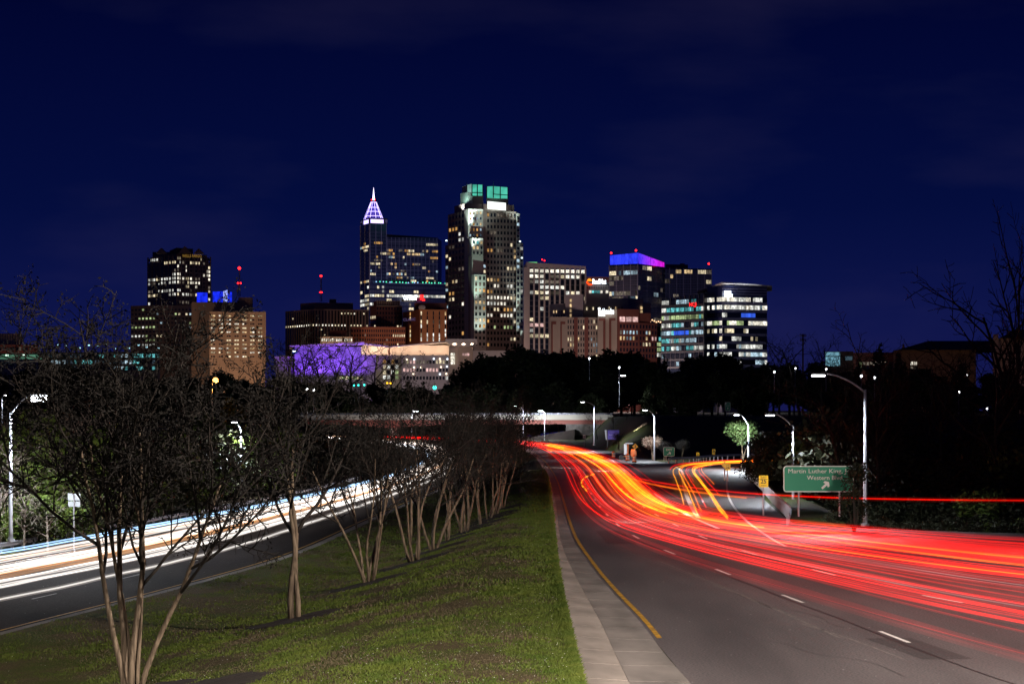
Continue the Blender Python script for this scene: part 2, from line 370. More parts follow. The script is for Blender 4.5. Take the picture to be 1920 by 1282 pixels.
# median grass surface
tt = np.linspace(0, 1, 34); my = np.r_[np.arange(8, 200, 1.6), np.arange(200, 704, 4.0)]
V = np.array([(XL(y)+(XR(y)-XL(y))*t, y, 0) for y in my for t in tt])
V[:, 2] = zmed(V[:, 0], V[:, 1])+0.03*np.sin(V[:, 0]*1.3+V[:, 1]*0.7)*np.sin(V[:, 1]*0.31)*sm(V[:, 0]-XL(V[:, 1]), 0, 2)*sm(XR(V[:, 1])-V[:, 0], 0, 2)
idx = np.arange(len(V)).reshape(len(my), len(tt))
Q = np.stack([idx[:-1, :-1], idx[:-1, 1:], idx[1:, 1:], idx[1:, :-1]], -1).reshape(-1, 4)
tag(mesh_obj('median', np_mesh('median', V, [Q], M_grass, True)), kind='structure')
# right kerb apron and gutter pan: separate concrete slabs with open joints
kerb = tag(ribbon(XR, XA, c0(-0.10), c0(-0.12), YS).build('kerb', M_seam), kind='structure')
y = 20.0; k = 0
edges = [20.0]
while edges[-1] < 430: edges.append(edges[-1]+3.05+(0.0 if edges[-1] < 130 else 3.05))
def slab(y0, y1, fa, fb, za, zb, name, m):
    g = 0.07 if y0 < 130 else 0.08; ys = np.linspace(y0+g, y1-g, 4); mb = MB(); n = 4
    A = np.stack([fa(ys)+0.006, ys, np.full(n, za)], -1); Bq = np.stack([fb(ys)-0.006, ys, np.full(n, zb)], -1)
    dn = np.array([0, 0, -0.11]); V = np.concatenate([A, Bq, A+dn, Bq+dn])
    i = np.arange(n-1)
    F1 = np.stack([i, n+i, n+i+1, i+1], -1); F2 = np.stack([2*n+i, i, i+1, 2*n+i+1], -1); F3 = np.stack([n+i, 3*n+i, 3*n+i+1, n+i+1], -1)
    mb.add(V, F1, F2, F3, [[0, 2*n, 3*n, n]], [[n-1, 2*n-1, 4*n-1, 3*n-1]])
    return mb.build(name, m, kerb)
for a, b in zip(edges[:-1], edges[1:]):
    d = random.uniform(-0.004, 0.004)
    slab(a, b, XR, XG, 0.115+d, 0.035+d, 'apron_slab', M_conc)
    slab(a, b, XG, XA, 0.035+d-0.006, 0.004+d/2, 'gutter_slab', M_conc2)
# yellow edge line, ends short of the foreground
ribbon(lambda y: XA(y)+0.10, lambda y: XA(y)+0.25, c0(0.004), c0(0.004), np.arange(57.0, 440, 2.0)).build('edge_line', M_yellow, road)
def line(pts, w, m, name, z=0.004, n=40, par=None):
    P = spline(np.array(pts, float), n); T = np.gradient(P, axis=0); T /= np.linalg.norm(T, axis=1, keepdims=True); Nn = np.stack([-T[:, 1], T[:, 0]], -1)
    V = np.empty((2*n, 3)); V[0::2, :2] = P-Nn*w/2; V[1::2, :2] = P+Nn*w/2; V[:, 2] = z
    i = np.arange(n-1)*2
    q = np.stack([i, i+1, i+3, i+2], -1)
    return MB().add(V, q[:, ::-1]).build(name, m, par or road)
L1 = [(13.6, 40), (11.6, 47), (10.3, 60), (9.05, 72.9), (8.1, 83.6), (6.9, 96.3), (6.1, 112), (6.0, 140), (6.7, 190), (7.6, 260), (7.5, 340), (6.0, 420)]
L2 = [(20, 50), (16.9, 61), (14.2, 69.9), (12.3, 80.7), (10.6, 94), (9.5, 110), (9.0, 140), (9.6, 190), (10.8, 260), (10.9, 340), (9.5, 420)]
def dashes(L, start, ln=3.0, cyc=12.2, m=M_white, w=0.13):
    P = spline(np.array(L, float), 600); d = np.r_[0, np.cumsum(np.linalg.norm(np.diff(P, axis=0), axis=1))]
    s = start
    while s+ln < d[-1]:
        pts = [(np.interp(s+f*ln, d, P[:, 0]), np.interp(s+f*ln, d, P[:, 1])) for f in (0, 0.5, 1)]
        line(pts, w, m, 'lane_dash', n=4); s += cyc
dashes(L1, 4.0); dashes(L2, 6.5)
rs = random.Random(3)
for L, off in ((L1, -0.22), (L2, -0.2), (L1, -2.0)):
    P = spline(np.array(L, float), 60)[:46]
    if off > -1: line([(p[0]+off+rs.uniform(-.03, .03), p[1]) for p in P[::1]], 0.065, M_seam, 'pavement_seam', z=0.003, n=160)
for (a, b, w) in (((9.0, 57), (6.2, 88), 0.05), ((8.1, 66.5), (7.3, 75), 0.04), ((9.8, 52), (8.5, 61), 0.05), ((5.2, 94), (8.6, 63), 0.03)):
    line([a, ((a[0]+b[0])/2+0.12, (a[1]+b[1])/2), b], w, M_scratch, 'scrape_mark', z=0.003, n=12)
for k in range(5):      # hairline cracks wandering over the near lanes
    x0, y0 = rs.uniform(4.5, 13), rs.uniform(48, 85); a = rs.uniform(-.5, .5); P = [(x0, y0)]
    for i in range(7): a += rs.gauss(0, .35); P.append((P[-1][0]+math.sin(a)*.8, P[-1][1]+math.cos(a)*1.3))
    line(P, 0.016, M_seam, 'pavement_crack', z=0.0035, n=50)
M_patch = asphalt_mat('patch_asphalt', (0.045, 0.041, 0.043), (0.066, 0.060, 0.062))
for (xa, ya, xb, yb, w) in ((10.9, 52, 10.3, 57, 1.3), (5.3, 100, 5.2, 112, 1.4)): line([(xa, ya), ((xa+xb)/2, (ya+yb)/2), (xb, yb)], w, M_patch, 'asphalt_patch', z=0.002, n=6)
# solid white lines: right edge of the through lanes, gore, ramp edges
line([(8.5, 520), (13.4, 450), (15.0, 390), (14.6, 310), (13.0, 241), (11.9, 192), (11.4, 165), (11.1, 145), (11.0, 128), (11.3, 114)], 0.24, M_white, 'edge_line', n=80)
line([(20.6, 262), (19.3, 236), (16.6, 202), (13.9, 166), (12.2, 141), (11.3, 126)], 0.30, M_white, 'edge_line', n=50)
line([(34, 291), (30.0, 272), (26.5, 252), (23.0, 222), (18.6, 180), (15.8, 150), (13.9, 124), (13.0, 104), (12.9, 98)], 0.17, M_white, 'edge_line', n=60)
for s in np.linspace(0.06, 0.94, 9):       # faint worn hatching in the gore
    yv = 150+s*105; xa = np.interp(yv, [145, 165, 192, 241, 310], [11.1, 11.4, 11.9, 13.0, 14.6])+0.2; xb = np.interp(yv, [141, 166, 202, 236, 262], [12.2, 13.9, 16.6, 19.3, 20.6])-0.2
    if xb-xa > 0.8: line([(xa, yv+3), ((xa+xb)/2, yv+1), (xb, yv)], 0.35, M_white2, 'hatch_stripe', n=6)

# ------------------------------------------------------------------ buildings downtown
M_glass = mat('dark_glass', (0.012, 0.016, 0.03), 0.12, spec=0.6)
M_glassb = mat('blue_glass', (0.03, 0.035, 0.09), 0.2, spec=0.8)
M_pane = mat('unlit_pane', (0.015, 0.018, 0.026), 0.15, spec=0.6)
M_paneb = mat('blue_unlit_pane', (0.05, 0.055, 0.11), 0.35, spec=0.8)
M_brownst = mat('brown_granite', (0.20, 0.13, 0.115), 0.6, var=0.12, scale=0.15)
M_tan = mat('tan_concrete', (0.36, 0.25, 0.18), 0.8, var=0.1, scale=0.1)
M_tan2 = mat('tan_precast', (0.30, 0.21, 0.155), 0.8, var=0.1, scale=0.1)
M_brick = mat('red_brick', (0.23, 0.075, 0.04), 0.85, var=0.15, scale=0.3)
M_brick2 = mat('orange_brick', (0.34, 0.14, 0.06), 0.85, var=0.12, scale=0.3)
M_brick3 = mat('brown_brick', (0.17, 0.055, 0.04), 0.85, var=0.12, scale=0.3)
M_pinkst = mat('rose_stone', (0.255, 0.185, 0.165), 0.7, var=0.1, scale=0.12)
M_palest = mat('pale_stone', (0.50, 0.44, 0.40), 0.7, var=0.06, scale=0.12)
M_stucco = mat('mauve_stucco', (0.36, 0.29, 0.28), 0.85, var=0.05, scale=0.1)
M_stucco2 = mat('beige_stucco', (0.33, 0.26, 0.20), 0.85, var=0.05, scale=0.1)
M_greyp = mat('grey_panel', (0.30, 0.27, 0.27), 0.7, var=0.06, scale=0.1)
M_metal = mat('grey_metal', (0.45, 0.46, 0.48), 0.35, metal=0.8)
M_darkm = mat('dark_metal', (0.06, 0.06, 0.065), 0.5, metal=0.3)
M_slate = mat('dark_roof', (0.05, 0.05, 0.055), 0.7)
M_mull = mat('mullion', (0.26, 0.24, 0.34), 0.6)
E = {
 'warm': emit('lit_warm', (1.0, 0.70, 0.36), 0.55, vary=0.75, interior=0.55),
 'cream': emit('lit_cream', (1.0, 0.84, 0.55), 0.62, vary=0.75, interior=0.55),
 'white': emit('lit_white', (0.95, 0.95, 0.88), 0.62, vary=0.75, interior=0.6),
 'bright': emit('lit_bright', (1.0, 0.93, 0.78), 0.9, vary=0.45, interior=0.6),
 'cool': emit('lit_cool', (0.62, 0.85, 1.0), 0.5, vary=0.75, interior=0.6),
 'cyan': emit('lit_cyan', (0.20, 0.78, 0.82), 0.55, vary=0.8, interior=0.6),
 'green': emit('lit_green', (0.75, 0.95, 0.45), 0.42, vary=0.7, interior=0.5),
 'amber': emit('lit_amber', (1.0, 0.52, 0.16), 0.5, vary=0.6, interior=0.4),
 'dim': emit('lit_dim', (0.75, 0.62, 0.50), 0.14, vary=0.8, interior=0.6),
 'dimb': emit('lit_dim_blue', (0.4, 0.6, 0.8), 0.08, vary=0.8, interior=0.6),
 'blue': emit('lit_blue', (0.05, 0.15, 1.0), 0.8, vary=0.4),
 'pink': emit('lit_pink', (1.0, 0.62, 0.58), 0.6, vary=0.5, interior=0.5),
}
E_red = emit('red_beacon', (1.0, 0.01, 0.01), 8.0)
E_sign = emit('sign_white', (0.85, 0.93, 1.0), 4.0)
E_signb = emit('sign_red', (1.0, 0.02, 0.02), 2.2)
E_led = emit('led_violet', (0.55, 0.45, 1.0), 2.4)
E_led2 = emit('led_violet_soft', (0.22, 0.16, 0.95), 1.0)
_winmesh = {}
def win_mesh(w, h, m, d=0.3):
    k = (round(w, 1), round(h, 1), m.name)
    if k not in _winmesh:
        mb = MB().box((0, 0, 0), (k[0], d, k[1])); V = np.concatenate(mb.V)
        _winmesh[k] = np_mesh('window', V, mb.Fs, m)
    return _winmesh[k]
class Bld:
    def __init__(s, name, label, pxx, D, cat='building', zb=5.0, group=None):
        x, y = px(pxx, D); s.D = D; s.zb = zb; s.root = thing(name, (x, y, zb), label, cat, group); s.count = {}; s.dark = {}
    def z(s, yy): return zpx(yy, s.D)
    def block(s, part, m, plan, ytop, ybot=None, parent=None):
        zt = s.z(ytop) if np.isscalar(ytop) else [s.z(v) for v in ytop]
        zb = s.zb if ybot is None else (s.z(ybot) if np.isscalar(ybot) else [s.z(v) for v in ybot])
        return MB().prism([px(p, d) for p, d in plan], zb, zt).build(part, m, parent or s.root)
    def frame(s, A, B):
        a = np.array(px(*A)); b = np.array(px(*B)); u = (b-a); L = np.linalg.norm(u); u /= L
        n = np.array((u[1], -u[0])); ang = math.atan2(u[1], u[0])
        return a, u, n, L, ang
    def win(s, A, B, y0, y1, cols, rows, wf, hf, lit, dark=None, off=0.05, part='window', limit=290, skip=None, m0=0.0, m1=0.0):
        """grid of panes on the wall from plan point A to B (left to right), between photo rows y0 (top) and y1"""
        a, u, n, L, ang = s.frame(A, B); z0, z1 = s.z(y0), s.z(y1)
        Lw = L*(1-m0-m1); cw = Lw/cols; rh = (z0-z1)/rows; w, h = cw*wf, rh*hf
        for r in range(rows):
            for c in range(cols):
                if skip and skip(r, c): continue
                p = a+u*(L*m0+cw*(c+0.5))+n*off; zz = z0-rh*(r+0.5)
                k = lit(r, c)
                if k and s.count.get(part, 0) < limit:
                    o = mesh_obj(part, win_mesh(w, h, E[k]), s.root, tuple(np.array((p[0], p[1], zz))-W[s.root.name]), ang)
                    s.count[part] = s.count.get(part, 0)+1
                elif dark is not False:
                    mm = dark or M_pane
                    if k: mm = E[k]
                    s.dark.setdefault((part, mm.name), (mm, MB()))[1].box((p[0], p[1], zz), (w, 0.3, h), ang)
    def bars(s, A, B, y0, y1, xs, w, d, m, part='pier', off=0.0):
        a, u, n, L, ang = s.frame(A, B); z0, z1 = s.z(y0), s.z(y1) if y1 is not None else s.zb
        me = None
        for f in xs:
            p = a+u*L*f+n*off
            if me is None:
                mb = MB().box((0, 0, 0), (w, d, z0-z1)); me = np_mesh(part, np.concatenate(mb.V), mb.Fs, m)
            mesh_obj(part, me, s.root, tuple(np.array((p[0], p[1], (z0+z1)/2))-W[s.root.name]), ang)
    def band(s, A, B, yy, h, d, m, part='band', off=0.0, ext=0.0):
        a, u, n, L, ang = s.frame(A, B); p = a+u*L/2+n*off
        return MB().box((p[0], p[1], s.z(yy)), (L+2*ext, d, h), ang).build(part, m, s.root)
    def beacon(s, pxx, yy, D=None, r=0.45, stem=2.5):
        D = D or s.D; x, y = px(pxx, D); z = zpx(yy, D)
        b = MB().tube([(x, y, z-stem), (x, y, z-r*0.7)], 0.12, 6).build('beacon_stem', M_darkm, s.root)
        mb = MB(); mb.tube([(x, y, z-r), (x, y, z-r*0.5), (x, y, z+r*0.5), (x, y, z+r)], [r*0.5, r, r, r*0.5], 10); mb.build('beacon', E_red, b)
    def finish(s):
        for (part, _), (mm, mb) in s.dark.items(): tag(mb.build(part, mm, s.root), kind='stuff')
def rnd(p, keys, seed=0):
    r = random.Random(seed)
    return lambda *_: (r.choice(keys) if r.random() < p else None)
def rows(ps, keys, seed=0):
    """ps: probability per row; keys: list or per-row dict"""
    r = random.Random(seed); st = [None, None]
    def f(i, j):
        p = ps[i] if i < len(ps) else ps[-1]
        kk = keys.get(i, keys['*']) if isinstance(keys, dict) else keys
        if j > 0 and st[0] == i and r.random() < .52: k = st[1]        # offices light up in runs along a floor
        else: k = r.choice(kk) if r.random() < p else None
        st[0], st[1] = i, k
        return k
    return f
def text_mesh(body, h, m, extrude=0.05, align='CENTER', bold=0.0):
    cu = bpy.data.curves.new('lettering', 'FONT'); cu.body = body; cu.size = h/0.72; cu.align_x = align; cu.align_y = 'CENTER'; cu.extrude = extrude; cu.offset = bold; cu.resolution_u = 2
    o = bpy.data.objects.new('lettering', cu); COL.objects.link(o)
    dg = bpy.context.evaluated_depsgraph_get(); dg.update()
    me = bpy.data.meshes.new_from_object(o.evaluated_get(dg)); bpy.data.objects.remove(o); bpy.data.curves.remove(cu)
    co = np.empty(len(me.vertices)*3, np.float32); me.vertices.foreach_get('co', co); co = co.reshape(-1, 3)
    me.vertices.foreach_set('co', np.stack([co[:, 0], -co[:, 2], co[:, 1]], -1).ravel()); me.update()
    me.materials.clear(); me.materials.append(m); me.name = 'lettering'
    return me, co
def lettering(body, h, m, parent, pos, rz=0.0, extrude=0.05, width=None, name='lettering', align='CENTER', bold=0.0):
    me, co = text_mesh(body, h, m, extrude, align, bold)
    o = mesh_obj(name, me, parent, tuple(np.array(pos)-W[parent.name]), rz)
    if width: o.scale = (width/max(1e-6, float(co[:, 0].max()-co[:, 0].min())), 1, 1)
    return o
def point(name, loc, power, col, size, parent, spot=None, aim=None, blend=0.6):
    ld = bpy.data.lights.new(name, 'SPOT' if spot else 'POINT'); ld.energy = power; ld.color = col; ld.shadow_soft_size = size
    o = bpy.data.objects.new(name, ld); COL.objects.link(o); o.parent = parent; o.location = tuple(np.array(loc)-W[parent.name])
    if spot:
        ld.spot_size = math.radians(spot); ld.spot_blend = blend
        d = Vector(aim)-Vector(loc) if aim is not None else Vector((0, 0, -1)); o.rotation_euler = d.to_track_quat('-Z', 'Y').to_euler()
    return o

# --- 1 stone-crowned office tower at far left
b = Bld('office_tower', 'brown stepped office tower with gabled top, tallest building behind the big tree', 336, 1800)
A0, A1, A2 = (277.5, 1830), (331, 1800), (394.5, 1822)
b.block('wall', M_brownst, [A0, A1, A2, (394.5, 1870), (277.5, 1870)], 490)
b.block('wall', M_brownst, [(281, 1832), (331, 1803), (391.5, 1826), (391.5, 1868), (281, 1868)], 478.5, 490)
b.block('wall', M_brownst, [(286, 1834), (331, 1808), (388, 1828), (388, 1866), (286, 1866)], 474, 478.5)
b.block('roof', M_slate, [(286, 1834), (318, 1816), (318, 1860), (286, 1860)], [474, 474, 462, 462], 474.5)
b.block('roof', M_slate, [(318, 1815), (331, 1808), (362, 1820), (362, 1862), (318, 1862)], [470, 463, 463, 459, 459], 474.5)
b.block('roof', M_slate, [(362, 1820), (388, 1829), (388, 1864), (362, 1864)], [474, 474, 467, 467], 474.5)
for (q, w) in ((302, 20), (346, 26), (372, 18)):
    x, y = px(q, 1806); zz = b.z(474)
    MB().add([(x-w*.23, y, zz), (x+w*.23, y, zz), (x, y, zz+w*.24), (x-w*.23, y+9, zz), (x+w*.23, y+9, zz), (x, y+9, zz+w*.24)], [[0, 1, 2], [5, 4, 3]], [[0, 3, 4, 1], [1, 4, 5, 2], [2, 5, 3, 0]]).build('gable', M_brownst, b.root)
P1 = [.25, .45, .5, .4, .5, .7, .45, .15, .55, .7, .1, .1, .05, .05]
b.win(A0, A1, 480, 585, 11, 14, .62, .62, rows([p*.7 for p in P1], ['white', 'cream', 'dim', 'white'], 2))
b.win(A1, A2, 480, 585, 13, 14, .62, .62, rows(P1, ['white', 'cream', 'bright', 'dim'], 3))
b.bars(A0, A1, 478, 600, np.linspace(0.0, 1, 8), 1.0, 1.0, M_brownst); b.bars(A1, A2, 478, 600, np.linspace(0.0, 1, 9), 1.0, 1.0, M_brownst)
lettering('WELLS FARGO', 2.6, emit('sign_amber', (1, .55, .1), .28), b.root, (*px(360, 1798), b.z(480.5)), 0.06, width=16.5)
b.finish()
# --- 2 mid-rise in front of it
b = Bld('office_block', 'dark mid-rise with greenish lit windows behind crown of the nearest tree', 300, 1500)
b.block('wall', mat('dark_concrete', (.12, .09, .085), .8), [(245, 1510), (292, 1500), (360, 1505), (360, 1560), (245, 1560)], 572)
b.win((245, 1510), (292, 1500), 576, 650, 7, 9, .5, .45, rows([.1, .3, .5, .5, .7, .3, .8, .3, .3], ['green', 'green', 'white'], 5))
b.win((292, 1500), (360, 1505), 576, 650, 10, 9, .5, .45, rows([.05, .5, .1, .2, .15, .1, .1, .1, .1], ['cream', 'green', 'cool'], 6))
b.finish()
# --- 3 tan slab with blue-lit penthouse
b = Bld('office_block', 'tan concrete slab with paired windows and blue glowing rooftop panels', 440, 1400)
b.block('wall', M_tan, [(394, 1400), (497, 1404), (497, 1440), (394, 1436)], 584)
b.block('wall', M_tan2, [(359, 1442), (474, 1442), (474, 1470), (359, 1470)], 560)
b.block('stair_tower', M_tan2, [(447, 1441), (474, 1441), (474, 1475), (447, 1475)], 551, 561)
G3 = [0, 3, 6, 8, 12, 15, 18]
b.win((394, 1400), (497, 1404), 588, 672, 21, 11, .78, .32, (lambda f: (lambda r, c: f(r, c)))(rows([.75, .7, .8, .85, .85, .8, .85, .8, .8, .75, .5], ['cream', 'bright', 'cream', 'warm'], 8)), skip=lambda r, c: c % 3 == 2, dark=M_pane)
b.bars((394, 1400), (497, 1404), 584, 690, np.linspace(0, 1, 8), 1.1, .6, M_tan)
Eb = emit('flood_blue', (.01, .03, 1.0), .85, interior=.5, scale=.25); Ebp = emit('flood_pale', (.35, .42, 1.0), 1.1)  # blue floodlight on the penthouse put in as glowing panels
for q0, q1, t in ((369, 389, 541), (399, 418, 539), (427, 435, 540)):
    b.block('glow_panel', Eb, [(q0, 1444), (q1, 1444), (q1, 1452), (q0, 1452)], t, 560)
b.block('glow_panel', Ebp, [(418.5, 1443), (426.5, 1443), (426.5, 1452), (418.5, 1452)], [539, 536, 539, 539], 560)
b.finish()
def mast(pxx, yb, yt, D, label, reds):
    x, y = px(pxx, D); zb, zt = zpx(yb, D), zpx(yt, D); t = thing('radio_mast', (x, y, zb), label, 'antenna mast', 'red lit rooftop masts')
    mb = MB()
    for dx, dy in ((-.8, -.5), (.8, -.5), (0, .9)): mb.tube([(x+dx, y+dy, zb), (x+dx*.3, y+dy*.3, zt)], .14, 5)
    n = 9
    for i in range(n):
        f = i/n; s0 = 1-.7*f; s1 = 1-.7*(i+1)/n; z0 = zb+(zt-zb)*f; z1 = zb+(zt-zb)*(i+1)/n
        mb.tube([(x-.8*s0, y-.5*s0, z0), (x+.8*s1, y-.5*s1, z1)], .08, 4); mb.tube([(x+.8*s0, y-.5*s0, z0), (x, y+.9*s1, z1)], .08, 4)
    mb.build('lattice', M_darkm, t)
    for yy, r, dx in reds:
        z = zpx(yy, D); MB().tube([(x+dx, y-.6, z-r), (x+dx, y-.6, z-r*.4), (x+dx, y-.6, z+r*.4), (x+dx, y-.6, z+r)], [r*.5, r, r, r*.5], 10).build('beacon', E_red, t)
mast(449, 556, 500, 1455, 'lattice mast with three red beacons on the tan slab with the blue rooftop', ((503, 1.0, 0), (531, .55, -1.0), (531, .55, .9)))
mast(602, 566, 515, 1530, 'thin mast with two red beacons on the ribbed office block', ((517.5, .8, 0), (548, .5, -.5), (548, .5, .6)))
# --- 4 ribbed office block
b = Bld('office_block', 'wide brown office block with vertical ribs and dark slots under a penthouse', 590, 1500)
A0, A1, A2 = (535, 1535), (590, 1500), (691, 1512)
b.block('wall', M_tan2, [A0, A1, A2, (691, 1560), (535, 1560)], 579)
b.block('penthouse', M_tan2, [(563, 1535), (590, 1522), (662, 1528), (662, 1555), (563, 1555)], 564, 579)
for (P, Q, n, sd, pr) in ((A0, A1, 13, 11, .55), (A1, A2, 17, 12, .6)):
    b.win(P, Q, 582, 655, n, 1, .42, 1.0, lambda r, c: None, off=.02, part='window_slot')
    b.win(P, Q, 583, 613, n, 4, .40, .42, rows([.28 if P is A1 else .1, 0.06, 0, pr*1.4], ['cream', 'cream', 'bright'], sd), dark=False, off=.14)
b.win((600, 1499), (612, 1500), 613, 652, 2, 4, .4, .2, rnd(.4, ['cream', 'warm'], 4), dark=False, off=.14)
x, y = px(624, 1528); MB().cyl((x, y, b.z(566)), 2.6, 3.5, 14).build('cooling_tower', M_darkm, b.root)
b.finish()
# --- 5 spire tower
b = Bld('skyscraper', 'glass tower with violet lit lattice spire, tallest on the left', 693, 1780)
A0, A1, A2, A3 = (675.5, 1805), (693, 1780), (725, 1786), (725, 1830)
b.block('wall', M_glassb, [A0, A1, A2, A3, (675.5, 1830)], 418)
B1, B2, B3 = (725, 1787), (821, 1800), (828, 1812)
b.block('wall', M_glassb, [B1, B2, B3, (828, 1840), (725, 1840)], [443, 443, 446, 446, 443])
b.block('parapet', M_darkm, [(725, 1792), (821, 1806), (821, 1838), (725, 1838)], [437, 441, 441, 437], 443)
b.block('wall', M_glassb, [A0, A1, (725, 1783), (835, 1798), (835, 1840), (675.5, 1840)], 530)
lw = ['warm', 'cream', 'amber', 'cream', 'dim', 'cool']
b.win(A0, A1, 432, 530, 5, 15, .8, .62, rows([0, 0, .02, .4, .45, .5, .1, .4, .05, .4, .1, .3, .1, .1, .2], lw, 21), dark=M_paneb)
b.win(A1, A2, 432, 530, 8, 15, .8, .62, rows([0, .02, .06, .1, .1, .05, .1, .35, .1, .1, .2, .1, .1, .05, .1], lw, 22), dark=M_paneb)
b.win(B1, B2, 446, 528, 26, 13, .84, .66, rows([.03, .10, .22, .3, .28, .3, .36, .3, .36, .34, .34, .3, .36], lw, 23), dark=M_paneb, limit=290)
b.win((693, 1780), (725, 1783), 534, 582, 7, 6, .84, .6, rows([.1, .1, .7, .3, .5, .5], ['cream', 'white', 'cream'], 24), dark=M_paneb)
b.win((725, 1783), (835, 1798), 534, 582, 24, 6, .86, .6, rows([.06, .06, .95, .3, .1, .35], {'*': ['cream', 'dim', 'white'], 2: ['bright', 'white', 'white']}, 25), dark=M_paneb, limit=292)
b.win(A0, A1, 534, 582, 4, 6, .84, .6, rows([.1, .1, .7, .6, .7, .5], ['cream', 'white'], 26), dark=M_paneb, limit=299)
b.bars(A0, A1, 418, 582, (0.02, .5, .98), .8, .8, M_pinkst); b.bars(A1, A2, 418, 530, (0.02, .36, .68, .98), .5, .8, M_mull); b.bars(B1, B2, 443, 530, np.linspace(.02, .98, 14), .35, .5, M_mull, 'mullion')
for yy in np.arange(452, 528, 13): b.band(B1, B2, yy, .35, .5, M_mull, 'spandrel')
# roof terrace edge with small green, white and blue lamps
b.band((725, 1782.4), (835, 1797.4), 530.2, .8, .4, M_mull, 'terrace_edge')
r_ = random.Random(9)
for q in np.linspace(705, 834, 22):
    kk = r_.choice([(.1, 1, .55), (.1, .9, .6), (.8, .95, 1), (.3, .6, 1)])
    x, y = px(q+r_.uniform(-2, 2), 1779+ (q-705)*.14); MB().box((x, y, b.z(528.6+r_.uniform(-.6, .6))), (.9, .5, .9)).build('terrace_lamp', E.setdefault('t%s' % (kk,), emit('terrace_lamp', kk, 1.6)), b.root)
# lit crown storey, cornice, lattice cone and needle
cx, cy = px(700.5, 1803)
def ringpts(r, n=4, rot=math.pi/4): return [(cx+r*math.cos(rot+i*2*math.pi/n), cy+r*math.sin(rot+i*2*math.pi/n)) for i in range(n)]
b.block('crown_light', E_led, [(681, 1799), (693, 1782.5), (721.5, 1788.5), (721.5, 1822), (681, 1822)], 410.5, 418)
for q, D in ((681.2, 1798.5), (693, 1781.6), (721, 1787.6)):
    x, y = px(q, D); MB().box((x, y, b.z(414.3)), (1.6, 1.6, 3.6)).build('crown_post', M_darkm, b.root)
b.block('cornice', M_darkm, [(675, 1806), (693, 1778), (726.5, 1785), (726.5, 1832), (675, 1832)], 408.5, 410.5)
zb_, zt_ = b.z(408.3), b.z(373.5); RB, RT = 8.7, 2.3
n = 20; mb = MB()
for i in range(n):
    a = i*2*math.pi/n; f = 1.0 if i % 2 == 0 else .65
    zz = zb_+(zt_-zb_)*f; rr = RB+(RT-RB)*f
    mb = MB().tube([(cx+RB*math.cos(a), cy+RB*math.sin(a), zb_), (cx+rr*math.cos(a), cy+rr*math.sin(a), zz)], .24 if i % 2 == 0 else .17, 5); mb.build('spire_rib', E_led if i % 2 == 0 else E_led2, b.root)
for f in (.03, .2, .45, .68, .97):
    r = RB+(RT-RB)*f; zz = zb_+(zt_-zb_)*f; a = np.linspace(0, 2*np.pi, 25)
    MB().tube(np.stack([cx+r*np.cos(a), cy+r*np.sin(a), np.full(25, zz)], -1), .28, 5).build('spire_ring', E_led, b.root)
a = np.linspace(0, 2*np.pi, 13)[:-1]
MB().prism([(cx+RB*.8*math.cos(t), cy+RB*.8*math.sin(t)) for t in a], zb_, zt_, [(cx+RT*.6*math.cos(t), cy+RT*.6*math.sin(t)) for t in a]).build('spire_core', emit('spire_glow', (.06, .03, .45), .8), b.root)
MB().cyl((cx, cy, zt_), 2.7, 1.2, 14).build('spire_cap', M_darkm, b.root)
MB().tube([(cx, cy, zt_+1), (cx, cy, b.z(366)), (cx, cy, b.z(357)), (cx, cy, b.z(346))], [.8, .95, .5, .08], 10).build('needle', emit('needle_light', (.75, .65, 1), 3.2), b.root)
for dx in (-1.6, 1.4): MB().box((cx+dx, cy-2, zt_+1.6), (.8, .8, .8)).build('beacon', E_red, b.root)
lettering('CAPTRUST', 4.2, E_sign, b.root, (*px(769.5, 1781), b.z(558.5)), .12, width=11.6, bold=.12)
x, y = px(790.5, 1785); zz = b.z(558.2)
MB().box((x-.8, y, zz+.6), (1.2, .4, 4.6)).box((x+.7, y-.02, zz+1.0), (1.6, .4, 4.0)).box((x+1.6, y+.02, zz-1.6), (2.6, .4, 1.9)).build('sign_emblem', E_signb, b.root)
b.finish()
# --- 6 brick neighbours
b = Bld('brick_building', 'ornate old brown brick building with stepped crown below the spire tower', 722, 1440)
b.block('wall', M_brick3, [(694, 1450), (705, 1440), (754, 1446), (754, 1475), (694, 1475)], 572)
b.block('attic', M_brick3, [(700, 1450), (706, 1443), (750, 1448), (750, 1474), (700, 1474)], 564, 572)
b.bars((706, 1443), (750, 1448), 562.5, 571, np.linspace(0.03, .97, 11), .9, .9, M_stucco2, 'pinnacle')
b.win((705, 1440), (754, 1446), 574, 616, 9, 5, .5, .55, rows([0, 0, .1, .1, .25], ['cream', 'bright'], 31)); b.win((694, 1450), (705, 1440), 590, 616, 3, 3, .5, .6, rows([.5, .6, .7], ['cream', 'bright'], 32))
b.band((705, 1440), (754, 1446), 573, .7, .6, M_stucco2, 'cornice', .3); b.finish()
b = Bld('brick_building', 'low red brick building with two window rows above the convention hall roof', 705, 1400)
b.block('wall', M_brick, [(658, 1402), (683, 1398), (760, 1404), (760, 1436), (658, 1436)], 613)
b.win((683, 1398), (760, 1404), 616, 650, 19, 4, .5, .55, rows([.06, .3, .1, .4], ['cream', 'warm', 'dim', 'dim'], 33)); b.win((658, 1402), (683, 1398), 616, 650, 5, 4, .5, .55, rows([.1, .2, .3, .5], ['warm', 'cream'], 34))
b.band((683, 1398), (760, 1404), 613.5, .8, .5, M_brick3, 'cornice', .25); b.finish()
b = Bld('office_block', 'low grey block with one row of bright arched windows beside the ribbed block', 630, 1380)
b.block('wall', M_stucco2, [(600, 1384), (604, 1380), (661, 1382), (661, 1410), (600, 1410)], 631)
